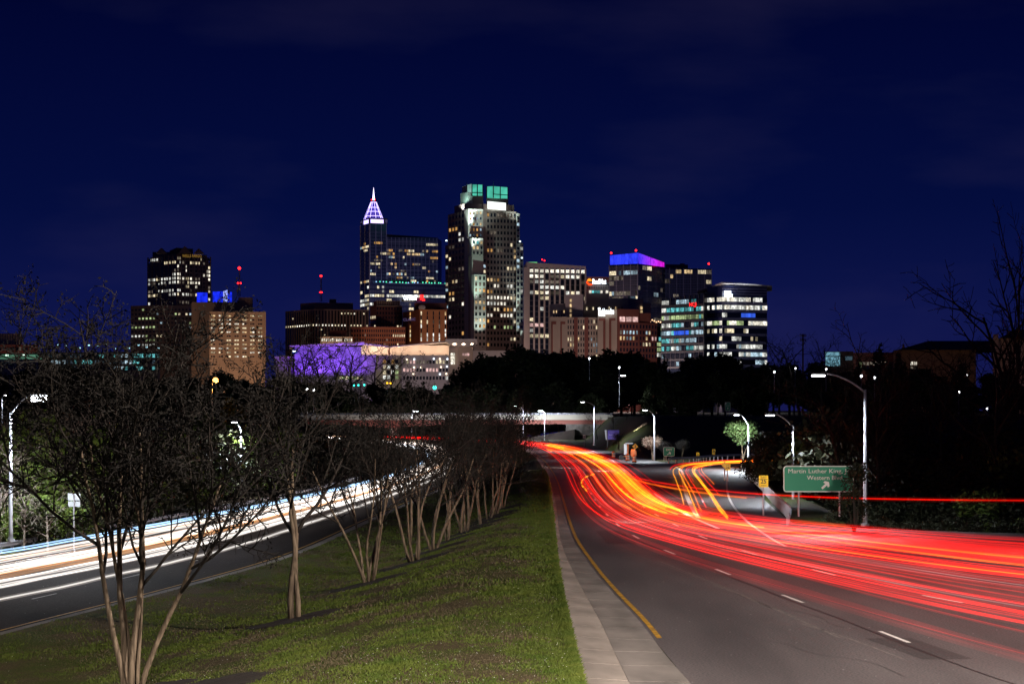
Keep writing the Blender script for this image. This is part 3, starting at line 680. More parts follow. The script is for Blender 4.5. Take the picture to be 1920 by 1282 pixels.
b.block('wall', M_brick3, [(618, 1390), (650, 1390), (650, 1408), (618, 1408)], 618, 631)
b.win((602, 1380), (661, 1382), 632, 642, 15, 1, .6, .55, rnd(.85, ['bright', 'white'], 35)); b.finish()
b = Bld('hotel', 'orange brick hotel slab with tall window strips and white rooftop dish', 790, 1420)
b.block('wall', M_brick, [(755, 1440), (787, 1420), (787, 1450), (755, 1450)], [583, 580, 580, 583])
b.block('wall', M_brick2, [(787, 1420), (838, 1424), (838, 1450), (787, 1450)], 580)
b.block('penthouse', M_brick3, [(777, 1432), (838, 1434), (838, 1452), (777, 1452)], 566, 580)
b.win((787, 1420), (838, 1424), 583, 640, 9, 7, .36, .86, rows([.5, .55, .6, .6, .65, .6, .6], ['cream', 'dim', 'dim', 'warm', 'white'], 36), skip=lambda r, c: c % 2 == 1)
b.win((758, 1438), (786, 1421), 583, 640, 6, 7, .34, .7, lambda r, c: (['amber', 'warm', 'cream'][r % 3] if c == 2 and r not in (2,) else None), skip=lambda r, c: c not in (2,))
x, y = px(791, 1422); zz = b.z(576); MB().tube([(x, y, zz), (x, y-.5, zz+.3)], [2.4, 1.2], 16).build('dish', M_palest, b.root)
lettering('CLARION', 2.0, emit('sign_dim_violet', (.35, .25, .6), .25), b.root, (*px(771, 1427.6), b.z(598)), -.72, width=15)
b.finish()

# --- 7 stepped residential tower, green crown
b = Bld('skyscraper', 'tallest tower, stepped rose stone with glowing green crown and floodlit corner bays', 890, 1600)
D0 = 1600
LW = [(841, 1640), (871, 1612), (878, 1612), (878, 1680), (841, 1680)]
b.block('wall', M_pinkst, LW, 393)
b.block('wall', M_pinkst, [(835, 1646), (846, 1635), (846, 1682), (835, 1682)], 451)
b.block('wall', M_pinkst, [(830.5, 1650), (840, 1641), (840, 1684), (830.5, 1684)], 612)
RW = [(906, 1606), (968, 1616), (968, 1680), (906, 1680)]
b.block('wall', M_pinkst, RW, 393)
b.block('wall', M_palest, [(968, 1614), (974.5, 1618), (974.5, 1682), (968, 1682)], 396)
b.block('wall', M_palest, [(974.5, 1618), (981, 1624), (981, 1684), (974.5, 1684)], 451)
b.block('wall', M_palest, [(976, 1614), (988, 1622), (988, 1684), (976, 1684)], 618)
b.block('wall', M_palest, [(871, 1611), (878, 1602), (906, 1606), (906, 1640), (871, 1640)], 391)
b.block('wall', M_pinkst, [(878, 1600), (884, 1595), (912, 1601), (912, 1640), (878, 1640)], 480)
b.block('bay', M_palest, [(880, 1599), (885, 1593.5), (906, 1597), (906, 1630), (880, 1630)], 447.5)
b.block('wall', M_palest, [(884, 1594), (889, 1590), (911, 1594), (911, 1640), (884, 1640)], 516)
# crown
b.block('crown_wall', M_pinkst, [(852, 1640), (872, 1618), (906, 1622), (906, 1690), (852, 1690)], 377, 393)
b.block('crown_wall', M_pinkst, [(906, 1621), (964, 1630), (964, 1690), (906, 1690)], 377, 393)
b.block('crown_wall', M_palest, [(863, 1640), (877, 1628), (886, 1629), (886, 1690), (863, 1690)], 353, 377)
b.block('crown_wall', M_pinkst, [(886, 1630), (906, 1632), (906, 1690), (886, 1690)], 359, 377)
b.block('crown_wall', M_pinkst, [(912, 1632), (953, 1638), (953, 1690), (912, 1690)], 363, 377)
Eg = emit('green_glow', (.10, .70, .50), .66, interior=.35, scale=.12); Eg2 = emit('pale_green_glow', (.45, .85, .74), .55, interior=.3, scale=.12)  # green floodlighting of the crown put in as emission
b.block('crown_top', Eg, [(885, 1629), (905.5, 1632), (905.5, 1685), (885, 1685)], 338, 359); b.block('crown_top', Eg2, [(876.5, 1636), (885, 1629), (885, 1685), (876.5, 1685)], 337, 360)
b.block('crown_top', M_palest, [(866.5, 1644), (876.5, 1637), (876.5, 1685), (866.5, 1685)], 338, 353)
b.block('crown_top', Eg, [(912.5, 1633), (925, 1631), (952.5, 1639), (952.5, 1685), (912.5, 1685)], 341, 363)
for q, D in ((885, 1628.5), (895, 1630), (905.3, 1631.8)): MB().box((*px(q, D), b.z(349)), (.8, .8, 9.5)).build('crown_top_post', M_darkm, b.root)
for q, D in ((912.6, 1632.8), (925, 1630.6), (938, 1634.6), (952.3, 1638.8)): MB().box((*px(q, D), b.z(352)), (.8, .8, 9.2)).build('crown_top_post', M_darkm, b.root)
b.band((925, 1631), (952.5, 1639), 356, .6, .6, M_darkm, 'crown_top_rail', .3); b.band((885, 1629), (905.5, 1632), 353.5, .6, .6, M_darkm, 'crown_top_rail', .3)
b.block('lit_panel', emit('panel_white', (.93, 1.0, .95), 1.6), [(914, 1617), (948.5, 1622.5), (948.5, 1624), (914, 1618.5)], [373, 375, 375, 373], [387, 389, 389, 387])
for q, y0, y1 in ((875, 337, 326), (887, 337, 332), (925.5, 341, 325)):
    x, y = px(q, 1650); MB().tube([(x, y, b.z(y0)), (x, y, b.z((y0+y1)/2)), (x, y, b.z(y1))], [.45, .3, .08], 6).build('antenna', M_metal, b.root)
NR = 23; Y0, Y1 = 395.5, 651
pr = [.35, .45, .4, .3, .35, .3, .35, .3, .35, .3, .4, .55, .75, .6, .75, .75, .5, .5, .5, .65, .25, .2, .2]
pl = [.1, .1, .35, .15, .15, .1, .2, .2, .2, .25, .3, .4, .5, .6, .75, .75, .7, .7, .3, .25, .3, .1, .5]
kw = {'*': ['cream', 'warm', 'white', 'cream', 'dim', 'amber'], 12: ['white', 'bright'], 15: ['cool', 'white', 'bright'], 14: ['cream', 'bright', 'cream'], 19: ['green', 'cream', 'white'], 17: ['cream', 'bright']}
b.win((841, 1640), (871, 1612), Y0, Y1, 5, NR, .52, .52, rows([p*.7 for p in pl], kw, 41))
b.win((835, 1646), (841, 1640), 456, Y1, 1, 18, .6, .5, rnd(.2, ['cool', 'cream', 'dim'], 42))
b.win((912, 1607), (968, 1616), Y0, Y1, 9, NR, .52, .52, rows([p*.62 for p in pr], kw, 43), off=.1, limit=150)
b.win((880, 1599), (906, 1597), Y0, 447.5, 4, 5, .45, .45, rnd(.65, ['warm', 'cream', 'amber', 'cool'], 44), off=3.0)
b.win((885, 1593.5), (906, 1597), 451, 480, 3, 3, .5, .5, rnd(.6, ['warm', 'cyan'], 45), off=.1)
b.win((884, 1595), (912, 1601), 484, 514, 4, 3, .5, .5, rnd(.5, ['cool', 'cream', 'white'], 46), off=.1, limit=200)
b.win((889, 1590), (911, 1594), 518, Y1, 3, 12, .5, .5, rows([.5, .5, .8, .8, .8, .8, .7, .6, .5, .4, .4, .3], kw, 47), off=.1, limit=240)
b.win((968, 1614), (974.5, 1618), 400, Y1, 1, 22, .6, .45, rnd(.2, ['cream', 'dim', 'cool'], 48), off=.1, limit=260)
b.win((974.5, 1618), (981, 1624), 456, Y1, 1, 17, .6, .45, rnd(.3, ['cream', 'white'], 49), off=.1, limit=280)
b.bars((841, 1640), (871, 1612), 393, 655, np.linspace(0, 1, 6), .7, .7, M_pinkst); b.bars((912, 1607), (968, 1616), 393, 655, np.linspace(0, 1, 10), .7, .8, M_pinkst)
for yy in np.arange(405, 650, 11.1): b.band((912, 1607), (968, 1616), yy+.9, .45, .5, M_pinkst, 'spandrel', .1); b.band((841, 1640), (871, 1612), yy+.9, .45, .5, M_pinkst, 'spandrel', .1)
def flood(b, p, D, yy, power, col, spot=70, up=60, fw=6, part='floodlight'):
    x, y = px(p, D); z = b.z(yy); fx = MB().box((x, y, z), (1.0, .8, .6)).build(part, M_darkm, b.root)
    W[fx.name] = W[b.root.name]
    point('flood_lamp', (x, y-.2, z+.8), power, col, .4, fx, spot=spot, aim=(x, y+fw, z+up))
tw = (.72, .98, .90)
flood(b, 876, 1592, 447, 130000, tw, 80, 40, 7); flood(b, 895, 1584, 450, 90000, tw, 80, 40, 7); flood(b, 884, 1586, 482, 45000, tw, 75, 24, 6); flood(b, 900, 1584, 481, 40000, tw, 75, 24, 6)
flood(b, 895, 1579, 600, 90000, (.62, 1, .85), 60, 60, 9); flood(b, 905, 1581, 652, 45000, tw, 70, 40, 8)
flood(b, 972, 1603, 452, 110000, tw, 60, 50, 8); flood(b, 979, 1607, 615, 90000, tw, 50, 60, 8); flood(b, 982, 1608, 650, 25000, tw, 60, 40, 8); flood(b, 979, 1608, 486, 24000, tw, 60, 30, 8)
flood(b, 864, 1620, 394, 30000, (.8, 1, .95), 90, 20, 8); flood(b, 880, 1608, 394, 12000, (.7, 1, .95), 90, 20, 12); flood(b, 868, 1624, 378, 7000, (.5, 1, .88), 100, 16, 12); flood(b, 930, 1612, 393, 9000, (.7, 1, .9), 110, 12, 12)
for q, yy in ((837, 449.5), (975, 451), (978.5, 482), (985, 614)): MB().box((*px(q, 1608), b.z(yy)), (1.3, .8, .9)).build('setback_lamp', emit('setback_lamp', (.75, .95, 1), 3), b.root)
b.finish()

# --- 8 white-piered office block
b = Bld('office_block', 'pale office block with tall white piers and a bright top row of windows', 1040, 1500)
A, Bq = (987.5, 1500), (1098, 1512)
b.block('wall', M_glass, [(981.5, 1530), A, Bq, (1098, 1550), (981.5, 1550)], 500)
b.block('parapet', M_palest, [(981.5, 1530), (987.5, 1499), (1098.4, 1511), (1098.4, 1552), (981.5, 1552)], [494, 491.5, 497, 497, 494], 501.5)
b.bars(A, Bq, 501.5, 665, np.linspace(0.035, .995, 12), 1.25, 1.0, M_palest); b.bars(A, Bq, 501.5, 665, (0.0,), 4.4, 1.0, M_palest)
pr8 = [1, .95, .8, .85, .75, .72, .3, .25, .12, .15, .3, .2, .85, .1, .3, .3]
b.win(A, Bq, 502.2, 665, 11, 16, .72, .62, rows(pr8, {'*': ['cream', 'bright', 'cream', 'white', 'dim'], 0: ['bright'], 10: ['warm', 'amber', 'pink'], 13: ['blue', 'dim'], 15: ['amber']}, 51), m0=.035, m1=.005)
b.win((981.5, 1530), A, 502.2, 665, 1, 16, .7, .62, rows(pr8, ['cream', 'bright', 'pink'], 52))
for i in range(1, 16): b.band(A, Bq, 502.2+i*162.8/16, .9, .5, M_darkm, 'spandrel', .1)
b.block('roof_light', emit('roof_green', (.25, 1, .35), 1.0), [(991, 1512), (1007, 1513), (1007, 1516), (991, 1515)], 489, 490.8)
b.block('rooftop_plant', M_darkm, [(1010, 1520), (1036, 1522), (1036, 1540), (1010, 1540)], 489.5, 492.5)
b.beacon(1016.5, 486.8, 1520); b.beacon(1021, 488.6, 1520); b.finish()
# --- 9 hat-sign building
b = Bld('office_block', 'grey building with red hat emblem and white lettering between two taller blocks', 1120, 1750)
b.block('wall', M_stucco, [(1097, 1750), (1146, 1752), (1146, 1790), (1097, 1790)], 529)
b.block('penthouse', mat('sign_wall', (.30, .10, .10), .8), [(1097, 1756), (1146, 1758), (1146, 1785), (1097, 1785)], 518, 529)
b.win((1097, 1750), (1146, 1752), 530, 542, 15, 2, .3, .7, lambda r, c: None)
b.win((1104, 1750), (1146, 1752), 544, 550, 8, 1, .8, .8, rnd(.75, ['bright', 'white', 'cyan'], 53), dark=False)
hx, hy = px(1104.6, 1746); hz = b.z(529)
E_hat = emit('hat_red', (1.0, .07, .01), 1.5); E_hat2 = emit('hat_orange', (1.0, .30, .02), 1.6)
th = np.linspace(-.1, 1.1, 12)*math.pi
crown = [(hx+.3+2.0*math.cos(t), hz+.6+2.2*math.sin(t)) for t in np.linspace(0, math.pi, 10)]
MB().add([(p[0], hy, p[1]) for p in crown]+[(p[0], hy+.4, p[1]) for p in crown], [list(range(10))[::-1]], [list(range(10, 20))], [[i, i+1, i+11, i+10] for i in range(9)]).build('hat_crown', E_hat2, b.root)
br = [(hx-2.9+5.8*f, hz+1.0-2.9*f-2.1*math.sin(math.pi*f)*.75) for f in np.linspace(0, 1, 9)]
MB().tube([(p[0], hy, p[1]) for p in br], [.35, .6, .8, .85, .85, .85, .8, .6, .35], 8).build('hat_brim', E_hat, b.root)
lettering('RedHat', 4.2, E_sign, b.root, (*px(1123.5, 1746), b.z(528.8)), .03, width=11.4, bold=.12)
b.finish()
# --- 10 glass tower with blue-to-magenta crown
b = Bld('office_tower', 'dark glass tower with blue and magenta lit crown and three red beacons', 1196, 1450)
A0, A1, A2 = (1142.5, 1462), (1196, 1450), (1246.5, 1482)
b.block('wall', M_glass, [A0, A1, A2, (1246.5, 1510), (1142.5, 1510)], [495, 493.5, 495, 495, 495])
W1, W2 = (1246.5, 1480), (1334, 1490)
b.block('wall', M_glass, [W1, W2, (1334, 1525), (1246.5, 1525)], 496.5)
b.block('penthouse', M_darkm, [(1248, 1492), (1290, 1496), (1290, 1515), (1248, 1515)], 487, 496.5); b.block('rooftop_plant', M_darkm, [(1275, 1499), (1284, 1500), (1284, 1512), (1275, 1512)], 484, 487)
def crown(P, Q, n, t0, t1, c0, c1, bot):
    a, u, nn, L, ang = b.frame(P, Q)
    for i in range(n):
        f = (i+.5)/n; c = tuple(c0[k]+(c1[k]-c0[k])*f**1.3 for k in range(3)); st = .8+.5*random.random()
        yt = t0+(t1-t0)*f; p = a+u*L*f; z0, z1 = b.z(bot), b.z(yt)
        MB().box((p[0], p[1], (z0+z1)/2), (L/n*.92, .5, z1-z0), ang).build('crown_panel', emit('crown_led', c, st, interior=.25, scale=.35), b.root)
crown((1144, 1462), A1, 20, 476.5, 474, (.03, .05, 1), (.03, .05, 1), 494.3); crown(A1, (1245, 1482), 20, 474, 486, (.05, .04, 1), (.85, .01, .75), 494.3)
gk = ['dim', 'cream', 'dimb', 'dim', 'cool']
b.win(A0, A1, 496, 602, 12, 11, .88, .74, rows([.4, .5, .06, .12, .5, .5, .7, .1, .1, .1, .1], gk, 61), dark=M_paneb)
b.win(A1, A2, 496, 602, 12, 11, .88, .74, rows([.25, .1, .25, .1, .3, .3, .3, .05, .1, .1, .2], gk, 62), dark=M_paneb)
b.win(W1, W2, 498, 602, 17, 11, .88, .74, rows([.3, .2, .12, .1, .35, .25, .2, .1, .1, .2, .2], ['dim', 'warm', 'dim', 'cream'], 63), dark=M_paneb)
b.bars(A0, A1, 495, 602, (0, .25, .5, .75, 1.0), .35, .5, M_mull, 'mullion'); b.bars(A1, A2, 495, 602, (.33, .66, 1.0), .35, .5, M_mull, 'mullion'); b.bars(W1, W2, 496, 602, np.linspace(.1, 1, 7), .35, .5, M_mull, 'mullion')
for i in range(1, 11): b.band(W1, W2, 498+i*9.45, .3, .4, M_mull, 'spandrel'); b.band(A0, A1, 496+i*9.6, .3, .4, M_mull, 'spandrel'); b.band(A1, A2, 496+i*9.6, .3, .4, M_mull, 'spandrel')
b.beacon(1146, 474.5, 1461, .65); b.beacon(1192.5, 469.5, 1452, .65); b.beacon(1329, 494.5, 1490, .65); b.finish()
# --- 11 hotel with sign
b = Bld('hotel', 'mauve and brick hotel of stepped blocks with bright white rooftop sign', 1120, 1200)
b.block('wall', M_stucco, [(1030, 1226), (1061, 1226), (1061, 1250), (1030, 1250)], [566, 563.5, 563.5, 566])
b.block('wall', M_stucco, [(1060, 1222), (1093, 1218), (1095, 1224), (1095, 1252), (1060, 1252)], 548)
b.block('wall', M_stucco, [(1094, 1228), (1126, 1230), (1126, 1250), (1094, 1250)], 564.5)
b.block('wall', M_stucco, [(1125, 1226), (1179, 1220), (1206, 1232), (1206, 1256), (1125, 1256)], 555); b.block('wall', M_stucco, [(1206, 1236), (1220, 1238), (1220, 1256), (1206, 1256)], 561)
b.win((1036, 1226), (1060, 1226), 576, 592, 5, 2, .34, .62, rnd(.35, ['warm', 'cream'], 71)); b.win((1098, 1228), (1170, 1221), 570, 578, 12, 1, .3, .7, rnd(.4, ['warm', 'cool', 'cream'], 72), off=.8)
b.win((1068, 1221), (1072.5, 1220.6), 555, 593, 1, 4, .7, .6, lambda r, c: 'warm', off=.3); b.win((1200, 1229), (1205, 1231), 568, 584, 1, 2, .6, .7, lambda r, c: 'warm', off=.2)
F0, F1, F2, F3, F4, F5 = (1031, 1206), (1063, 1205), (1121, 1207), (1157, 1200), (1198, 1206), (1232, 1214)
b.block('wall', M_stucco2, [F0, F1, (1063, 1226), (1031, 1226)], 593)
b.block('wall', M_stucco2, [(1063, 1208), (1121, 1209), (1121, 1226), (1063, 1226)], 593.5)
b.block('wall', M_stucco2, [(1121, 1203), F3, (1157, 1226), (1121, 1226)], 580)
b.block('wall', M_brick3, [(1157, 1201), F4, (1198, 1230), (1157, 1230)], 579); b.block('wall', M_brick3, [F4, F5, (1232, 1232), (1198, 1232)], 604); b.block('wall', M_brick3, [(1198, 1208), (1220, 1212), (1220, 1232), (1198, 1232)], 585, 604)
for q0, q1 in ((1034, 1043), (1051, 1060)):
    b.block('pilaster', M_brick3, [(q0, 1205), (q1, 1205), (q1, 1206.2), (q0, 1206.2)], 602, 607); b.block('pilaster', M_brick3, [(q0 if q0 < 1040 else q0, 1204.9), (q0+(2.5 if q0 > 1040 else 2.5), 1204.9), (q0+2.5, 1206.2), (q0, 1206.2)], 607, 672)
for q0, q1 in ((1123, 1135), (1142, 1154)):
    b.block('pilaster', M_brick3, [(q0, 1201.2), (q1, 1200.2), (q1, 1204), (q0, 1204)], 596, 601); qq = q1-4 if q0 < 1130 else q0
    b.block('pilaster', M_brick3, [(qq, 1201.0), (qq+4, 1200.2), (qq+4, 1204), (qq, 1204)], 601, 672)
b.win((1063, 1208), (1121, 1209), 596, 684, 12, 8, .42, .6, rows([.25, .4, .35, .4, .2, .2, .2, .3], ['warm', 'cool', 'cream', 'dim', 'dimb'], 73), skip=lambda r, c: c in (3, 7))
b.bars((1063, 1208), (1121, 1209), 593.5, 690, (.285, .63), 2.2, .5, M_brick3)
b.win((1161, 1201), (1197, 1206), 592, 604, 3, 1, .8, .75, lambda r, c: 'pink', part='bar_window'); b.win((1161, 1201), (1197, 1206), 606, 672, 6, 6, .42, .6, rows([.6, .65, .6, .2, .15, .25], ['cream', 'warm', 'cool', 'dim'], 74))
b.win(F4, F5, 606, 672, 6, 6, .42, .6, rows([.45, .45, .2, .1, .1, .5], ['cool', 'warm', 'cream', 'pink'], 75))
r_ = random.Random(5)
for q in np.linspace(1200, 1246, 13): x, y = px(q, 1210+ (q-1200)*.2); MB().box((x, y, b.z(599+r_.uniform(-1.5, 2.5))), (.7, .5, .7)).build('terrace_lamp', emit('terrace_bulb', (1, .55, .3), 2.2) if 'tb' not in E else E['tb'], b.root)
lettering('Residence Inn', 3.4, E_sign, b.root, (*px(1136.5, 1199.2), b.z(584.2)), -.06, width=8.8, bold=.08); lettering('Marriott', 1.9, E_sign, b.root, (*px(1128.5, 1199.4), b.z(590)), -.06, width=3.6, bold=.04)
x, y = px(1123.5, 1198.5); MB().box((x, y, b.z(578.8)), (1.2, .6, 1.0)).build('roof_lamp', E_sign, b.root)
b.finish()
# --- 12 glass offices with flying roof
b = Bld('office_block', 'glass office block with ribbons of lit floors under a thin flying roof', 1354, 1100)
A0, A1, A2, A3 = (1241, 1128), (1320, 1104), (1354, 1100), (1438, 1108)
b.block('wall', M_glass, [A0, A1, (1320, 1140), (1241, 1140)], [554.5, 549, 549, 554.5])
b.block('wall', M_glass, [A1, (1326, 1106), (1326, 1140), (1320, 1140)], 546)
b.block('wall', M_glassb, [(1326, 1108), A2, A3, (1438, 1140), (1326, 1140)], 535)
ro = [(1307.5, 1122), (1355, 1094), (1447.5, 1106), (1447.5, 1145), (1307.5, 1145)]
b.block('roof', M_palest, ro, [541, 530, 534, 534, 541], [543, 532, 536, 536, 543])
yr = [(566+i*14.9) for i in range(8)]
k1 = {'*': ['cyan', 'cool', 'cyan', 'white'], 2: ['white', 'green', 'cyan'], 4: ['cool', 'cyan', 'blue']}
for i, yy in enumerate(np.arange(561, 680, 14.7)):
    pA = [.6, .9, .85, .8, .88, .7, .85, .3][min(i, 7)]; pB = [.65, .95, .35, .95, .8, .4, .75, .5][min(i, 7)]
    kk = [['white', 'bright'], ['white', 'bright', 'cool'], ['green', 'blue', 'white'], ['green', 'white', 'bright'], ['cream', 'bright', 'white'], ['white', 'cream'], ['cool', 'white'], ['cool', 'white']][min(i, 7)]
    b.win(A0, A1, yy-4.2+1.6, yy+4.2+1.6, 17, 1, .96, .92, rows([pA], k1.get(i, k1['*']), 80+i), dark=M_pane, off=.1)
    b.win((1326, 1108), A2, yy-4.2, yy+4.2, 6, 1, .9, .92, rnd(pB, kk, 90+i), dark=M_pane, off=.1); b.win(A2, A3, yy-4.2, yy+4.2, 19, 1, .95, .92, rows([pB], kk, 100+i), dark=M_pane, off=.1)
    b.band(A0, A1, yy+8.6, 1.0, .6, M_darkm, 'spandrel', .1); b.band(A2, A3, yy+7.2, 1.2, .6, M_mull, 'spandrel', .1)
b.bars(A0, A1, 551, 690, np.linspace(0, 1, 10), .22, .5, mat('thin_mullion', (.07, .065, .085), .6), 'mullion', .2)
for q in (1375, 1400, 1425): flood(b, q, 1097, 556, 5000, (.75, .85, 1), 100, 20, 1, 'roof_floodlight')
for yy in (541, 546, 551): b.band(A2, A3, yy, .25, .4, M_mull, 'louvre', .15)
MB().box((*px(1364.5, 1099), b.z(549.3)), (3.4, .5, 2.2)).box((*px(1363, 1098.9), b.z(552)), (2.6, .5, 1.6)).box((*px(1366, 1099.1), b.z(554.3)), (4.2, .5, 1.5)).build('sign', E_sign, b.root)
for ch_, q_, D_ in (('H', 1294.5, 1110), ('C', 1299.5, 1108.5), ('J', 1304.3, 1107)): lettering(ch_, 1.9, E_signb, b.root, (*px(q_, D_), b.z(569.3)), -.28, width=1.25, bold=.08)
b.finish()
b = Bld('office_block', 'low turquoise glass storefront squeezed between the hotel and the glass offices', 1238, 1230)
b.block('wall', M_glassb, [(1231, 1230), (1247, 1230), (1247, 1250), (1231, 1250)], 610)
b.win((1231, 1230), (1247, 1230), 611, 680, 4, 7, .85, .7, rows([.9, .2, .5, .9, .5, .4, .7], ['cyan', 'cyan', 'white', 'green'], 110)); b.finish()

# --- 13 convention hall
b = Bld('convention_center', 'low wide convention hall with purple lit art wall and sweeping flat roof', 700, 1250)
E_shim = mat('art_wall', (.42, .40, .46), .5, col2=(.12, .11, .15), scale=.16)
b.block('art_wall', E_shim, [(552, 1250), (677, 1252), (677, 1256), (552, 1254)], [650, 650, 650, 650], 716)
b.block('wall', M_greyp, [(548, 1256), (682, 1258), (682, 1290), (548, 1290)], 649)
b.block('roof', M_palest, [(543, 1246), (683, 1240), (683, 1292), (543, 1292)], [648, 642, 642, 647], [650.5, 647, 646, 650])
b.block('wall', M_greyp, [(517, 1252), (551, 1254), (551, 1285), (517, 1285)], 672); b.block('roof', M_palest, [(515, 1250), (551, 1252), (551, 1286), (515, 1286)], 668, 672)
b.block('sign', E['blue'], [(547, 1247.5), (557, 1247.6), (557, 1248.4), (547, 1248.4)], 655.5, 662.5)
b.block('sign', E_sign, [(549, 1247), (555, 1247), (555, 1247.4), (549, 1247.4)], 657.5, 660)
b.block('hall_wall', M_palest, [(679, 1262), (728, 1262), (728, 1290), (679, 1290)], 647); b.block('hall_wall', M_palest, [(731, 1264), (842, 1262), (842, 1290), (731, 1290)], 646)
for q0, q1, t0, t1, w0, w1 in ((678, 730, 642, 648.5, 645, 651), (731, 842, 649, 638, 651, 641)):
    b.block('roof', M_palest, [(q0, 1252), (q1, 1252), (q1, 1292), (q0, 1292)], [t0, t1, t1, t0], [w0, w1, w1, w0])
for q in np.linspace(737, 838, 5): b.block('fin', M_palest, [(q, 1261), (q+.8, 1261), (q+.8, 1264), (q, 1264)], 646.5, 666)
b.block('wall', mat('lilac_panel', (.30, .27, .30), .7, var=.05, scale=.1), [(678, 1250), (705, 1250), (705, 1275), (678, 1275)], 665.5); b.block('wall', mat('olive_panel', (.27, .25, .17), .7, var=.05, scale=.1), [(705, 1251), (753, 1251), (753, 1275), (705, 1275)], 665.5)
b.block('wall', M_greyp, [(753, 1249), (842, 1249), (842, 1275), (753, 1275)], 666)
b.win((755, 1249), (841, 1249), 671, 716, 14, 3, .62, .42, rows([.85, .7, .6], ['dim', 'cream', 'pink', 'white', 'dim'], 121), part='opening'); b.win((717, 1251), (748, 1251), 673, 712, 4, 4, .7, .7, rnd(.65, ['green', 'cream', 'amber', 'white'], 122), part='opening')
b.win((630, 1249), (680, 1250), 705, 712, 9, 1, .8, .8, rnd(.8, ['green', 'cream'], 123), dark=False)
b.block('stair_tower', M_stucco2, [(842, 1246), (860, 1242), (887, 1246), (887, 1275), (842, 1275)], 650)
b.win((846, 1244), (854, 1243), 662, 684, 2, 4, .85, .85, lambda r, c: 'bright', off=.8); b.win((866, 1243), (880, 1244.5), 662, 668, 3, 1, .8, .8, lambda r, c: 'pink', off=.3)
z1, z0 = b.z(637), b.z(641); pl = [px(q, D) for q, D in ((835, 1236), (895, 1236), (895, 1285), (835, 1285))]; ps = [px(q, D) for q, D in ((850, 1242), (880, 1242), (880, 1280), (850, 1280))]
MB().prism(pl, z0, z1).build('canopy', M_palest, b.root); MB().prism(ps, b.z(650), z0-.05, pl).build('canopy_soffit', M_palest, b.root)
b.block('wall', M_palest, [(887, 1258), (948, 1262), (948, 1285), (887, 1285)], 656)
def strip(b, q0, q1, D, yy, power, col, n, up, part='eave_light'):
    for q in np.linspace(q0, q1, n):
        x, y = px(q, D); z = b.z(yy); f = MB().box((x, y, z), (.9, .5, .4)).build(part, M_darkm, b.root); W[f.name] = W[b.root.name]
        point('flood_lamp', (x, y-.1, z+(.6 if up > 0 else -.6)), power, col, .3, f, spot=130, aim=(x, y+4, z+up))
strip(b, 684, 724, 1254, 664.5, 3500, (1, .70, .48), 3, 5); strip(b, 740, 836, 1254, 664.5, 3500, (1, .70, .48), 5, 5); strip(b, 852, 886, 1239, 650, 1500, (1, .72, .55), 3, 6)
strip(b, 560, 672, 1240, 712, 15000, (.26, .07, 1), 6, 12); strip(b, 556, 676, 1239, 656, 1800, (.26, .10, 1), 4, 6)
r_ = random.Random(12)
for yy in (673.5, 688, 701):
    for q in np.linspace(762, 838, 7):
        if r_.random() < .6: MB().box((*px(q+r_.uniform(-2, 2), 1248.2), b.z(yy+r_.uniform(-1, 1))), (.9, .4, .9)).build('deck_lamp', emit('deck_lamp', r_.choice([(1, .8, .6), (.8, .9, 1)]), 3), b.root)
b.finish()
# --- 14 left garages
b = Bld('parking_garage', 'green lit parking deck at the left edge above the street lamp', 36, 1150)
b.block('deck', mat('deck_concrete', (.35, .36, .33), .8), [(-60, 1152), (78, 1150), (78, 1190), (-60, 1190)], 673); b.block('deck', M_darkm, [(-60, 1154), (78, 1152), (78, 1188), (-60, 1188)], 662, 664)
b.block('back_wall', emit('green_deck_light', (.10, .26, .17), .75, interior=.6, scale=.06), [(-60, 1158), (78, 1156), (78, 1187), (-60, 1187)], 664, 673)
for q in (13, 45): MB().box((*px(q, 1149), b.z(666)), (1.4, .4, .9)).build('deck_lamp', emit('deck_lamp_green', (.7, 1, .8), 2.2), b.root)
b.win((-60, 1152), (78, 1150), 678, 694, 14, 1, .4, .7, rnd(.4, ['cyan', 'dimb'], 131)); b.finish()
b = Bld('parking_garage', 'long cyan lit parking deck seen through the crown of the nearest tree', 190, 1180)
b.block('deck', M_stucco2, [(78, 1182), (300, 1180), (300, 1220), (78, 1220)], 660)
b.win((80, 1182), (299, 1180), 661, 696, 30, 3, .66, .55, rows([.7, .8, .35], ['cyan', 'cool', 'cyan', 'dimb'], 132), part='opening')
r_ = random.Random(4)
for q in np.linspace(90, 295, 12): x, y = px(q+r_.uniform(-4, 4), 1190); zt = b.z(646+r_.uniform(-2, 7)); p = MB().tube([(x, y, b.z(661)), (x, y, zt)], .12, 5).build('lamp_post', M_darkm, b.root); MB().box((x, y, zt), (.9, .9, .7)).build('lamp_head', E.setdefault('ch', emit('deck_pole_lamp', (.45, .85, 1), 1.6)), p)
b.finish()
b = Bld('office_block', 'pinkish flat roofed block at the left edge behind the green parking deck', 10, 1400)
b.block('wall', M_stucco, [(-60, 1402), (40, 1400), (40, 1440), (-60, 1440)], 625); b.block('wall', M_brick3, [(-60, 1380), (72, 1378), (72, 1395), (-60, 1395)], 648)
b.bars((-60, 1402), (40, 1400), 625, 648, np.linspace(0, 1, 22), .5, .4, M_stucco2, 'fin'); b.win((-40, 1380), (60, 1378), 652, 660, 16, 1, .5, .8, rnd(.3, ['warm', 'dim'], 133)); b.finish()
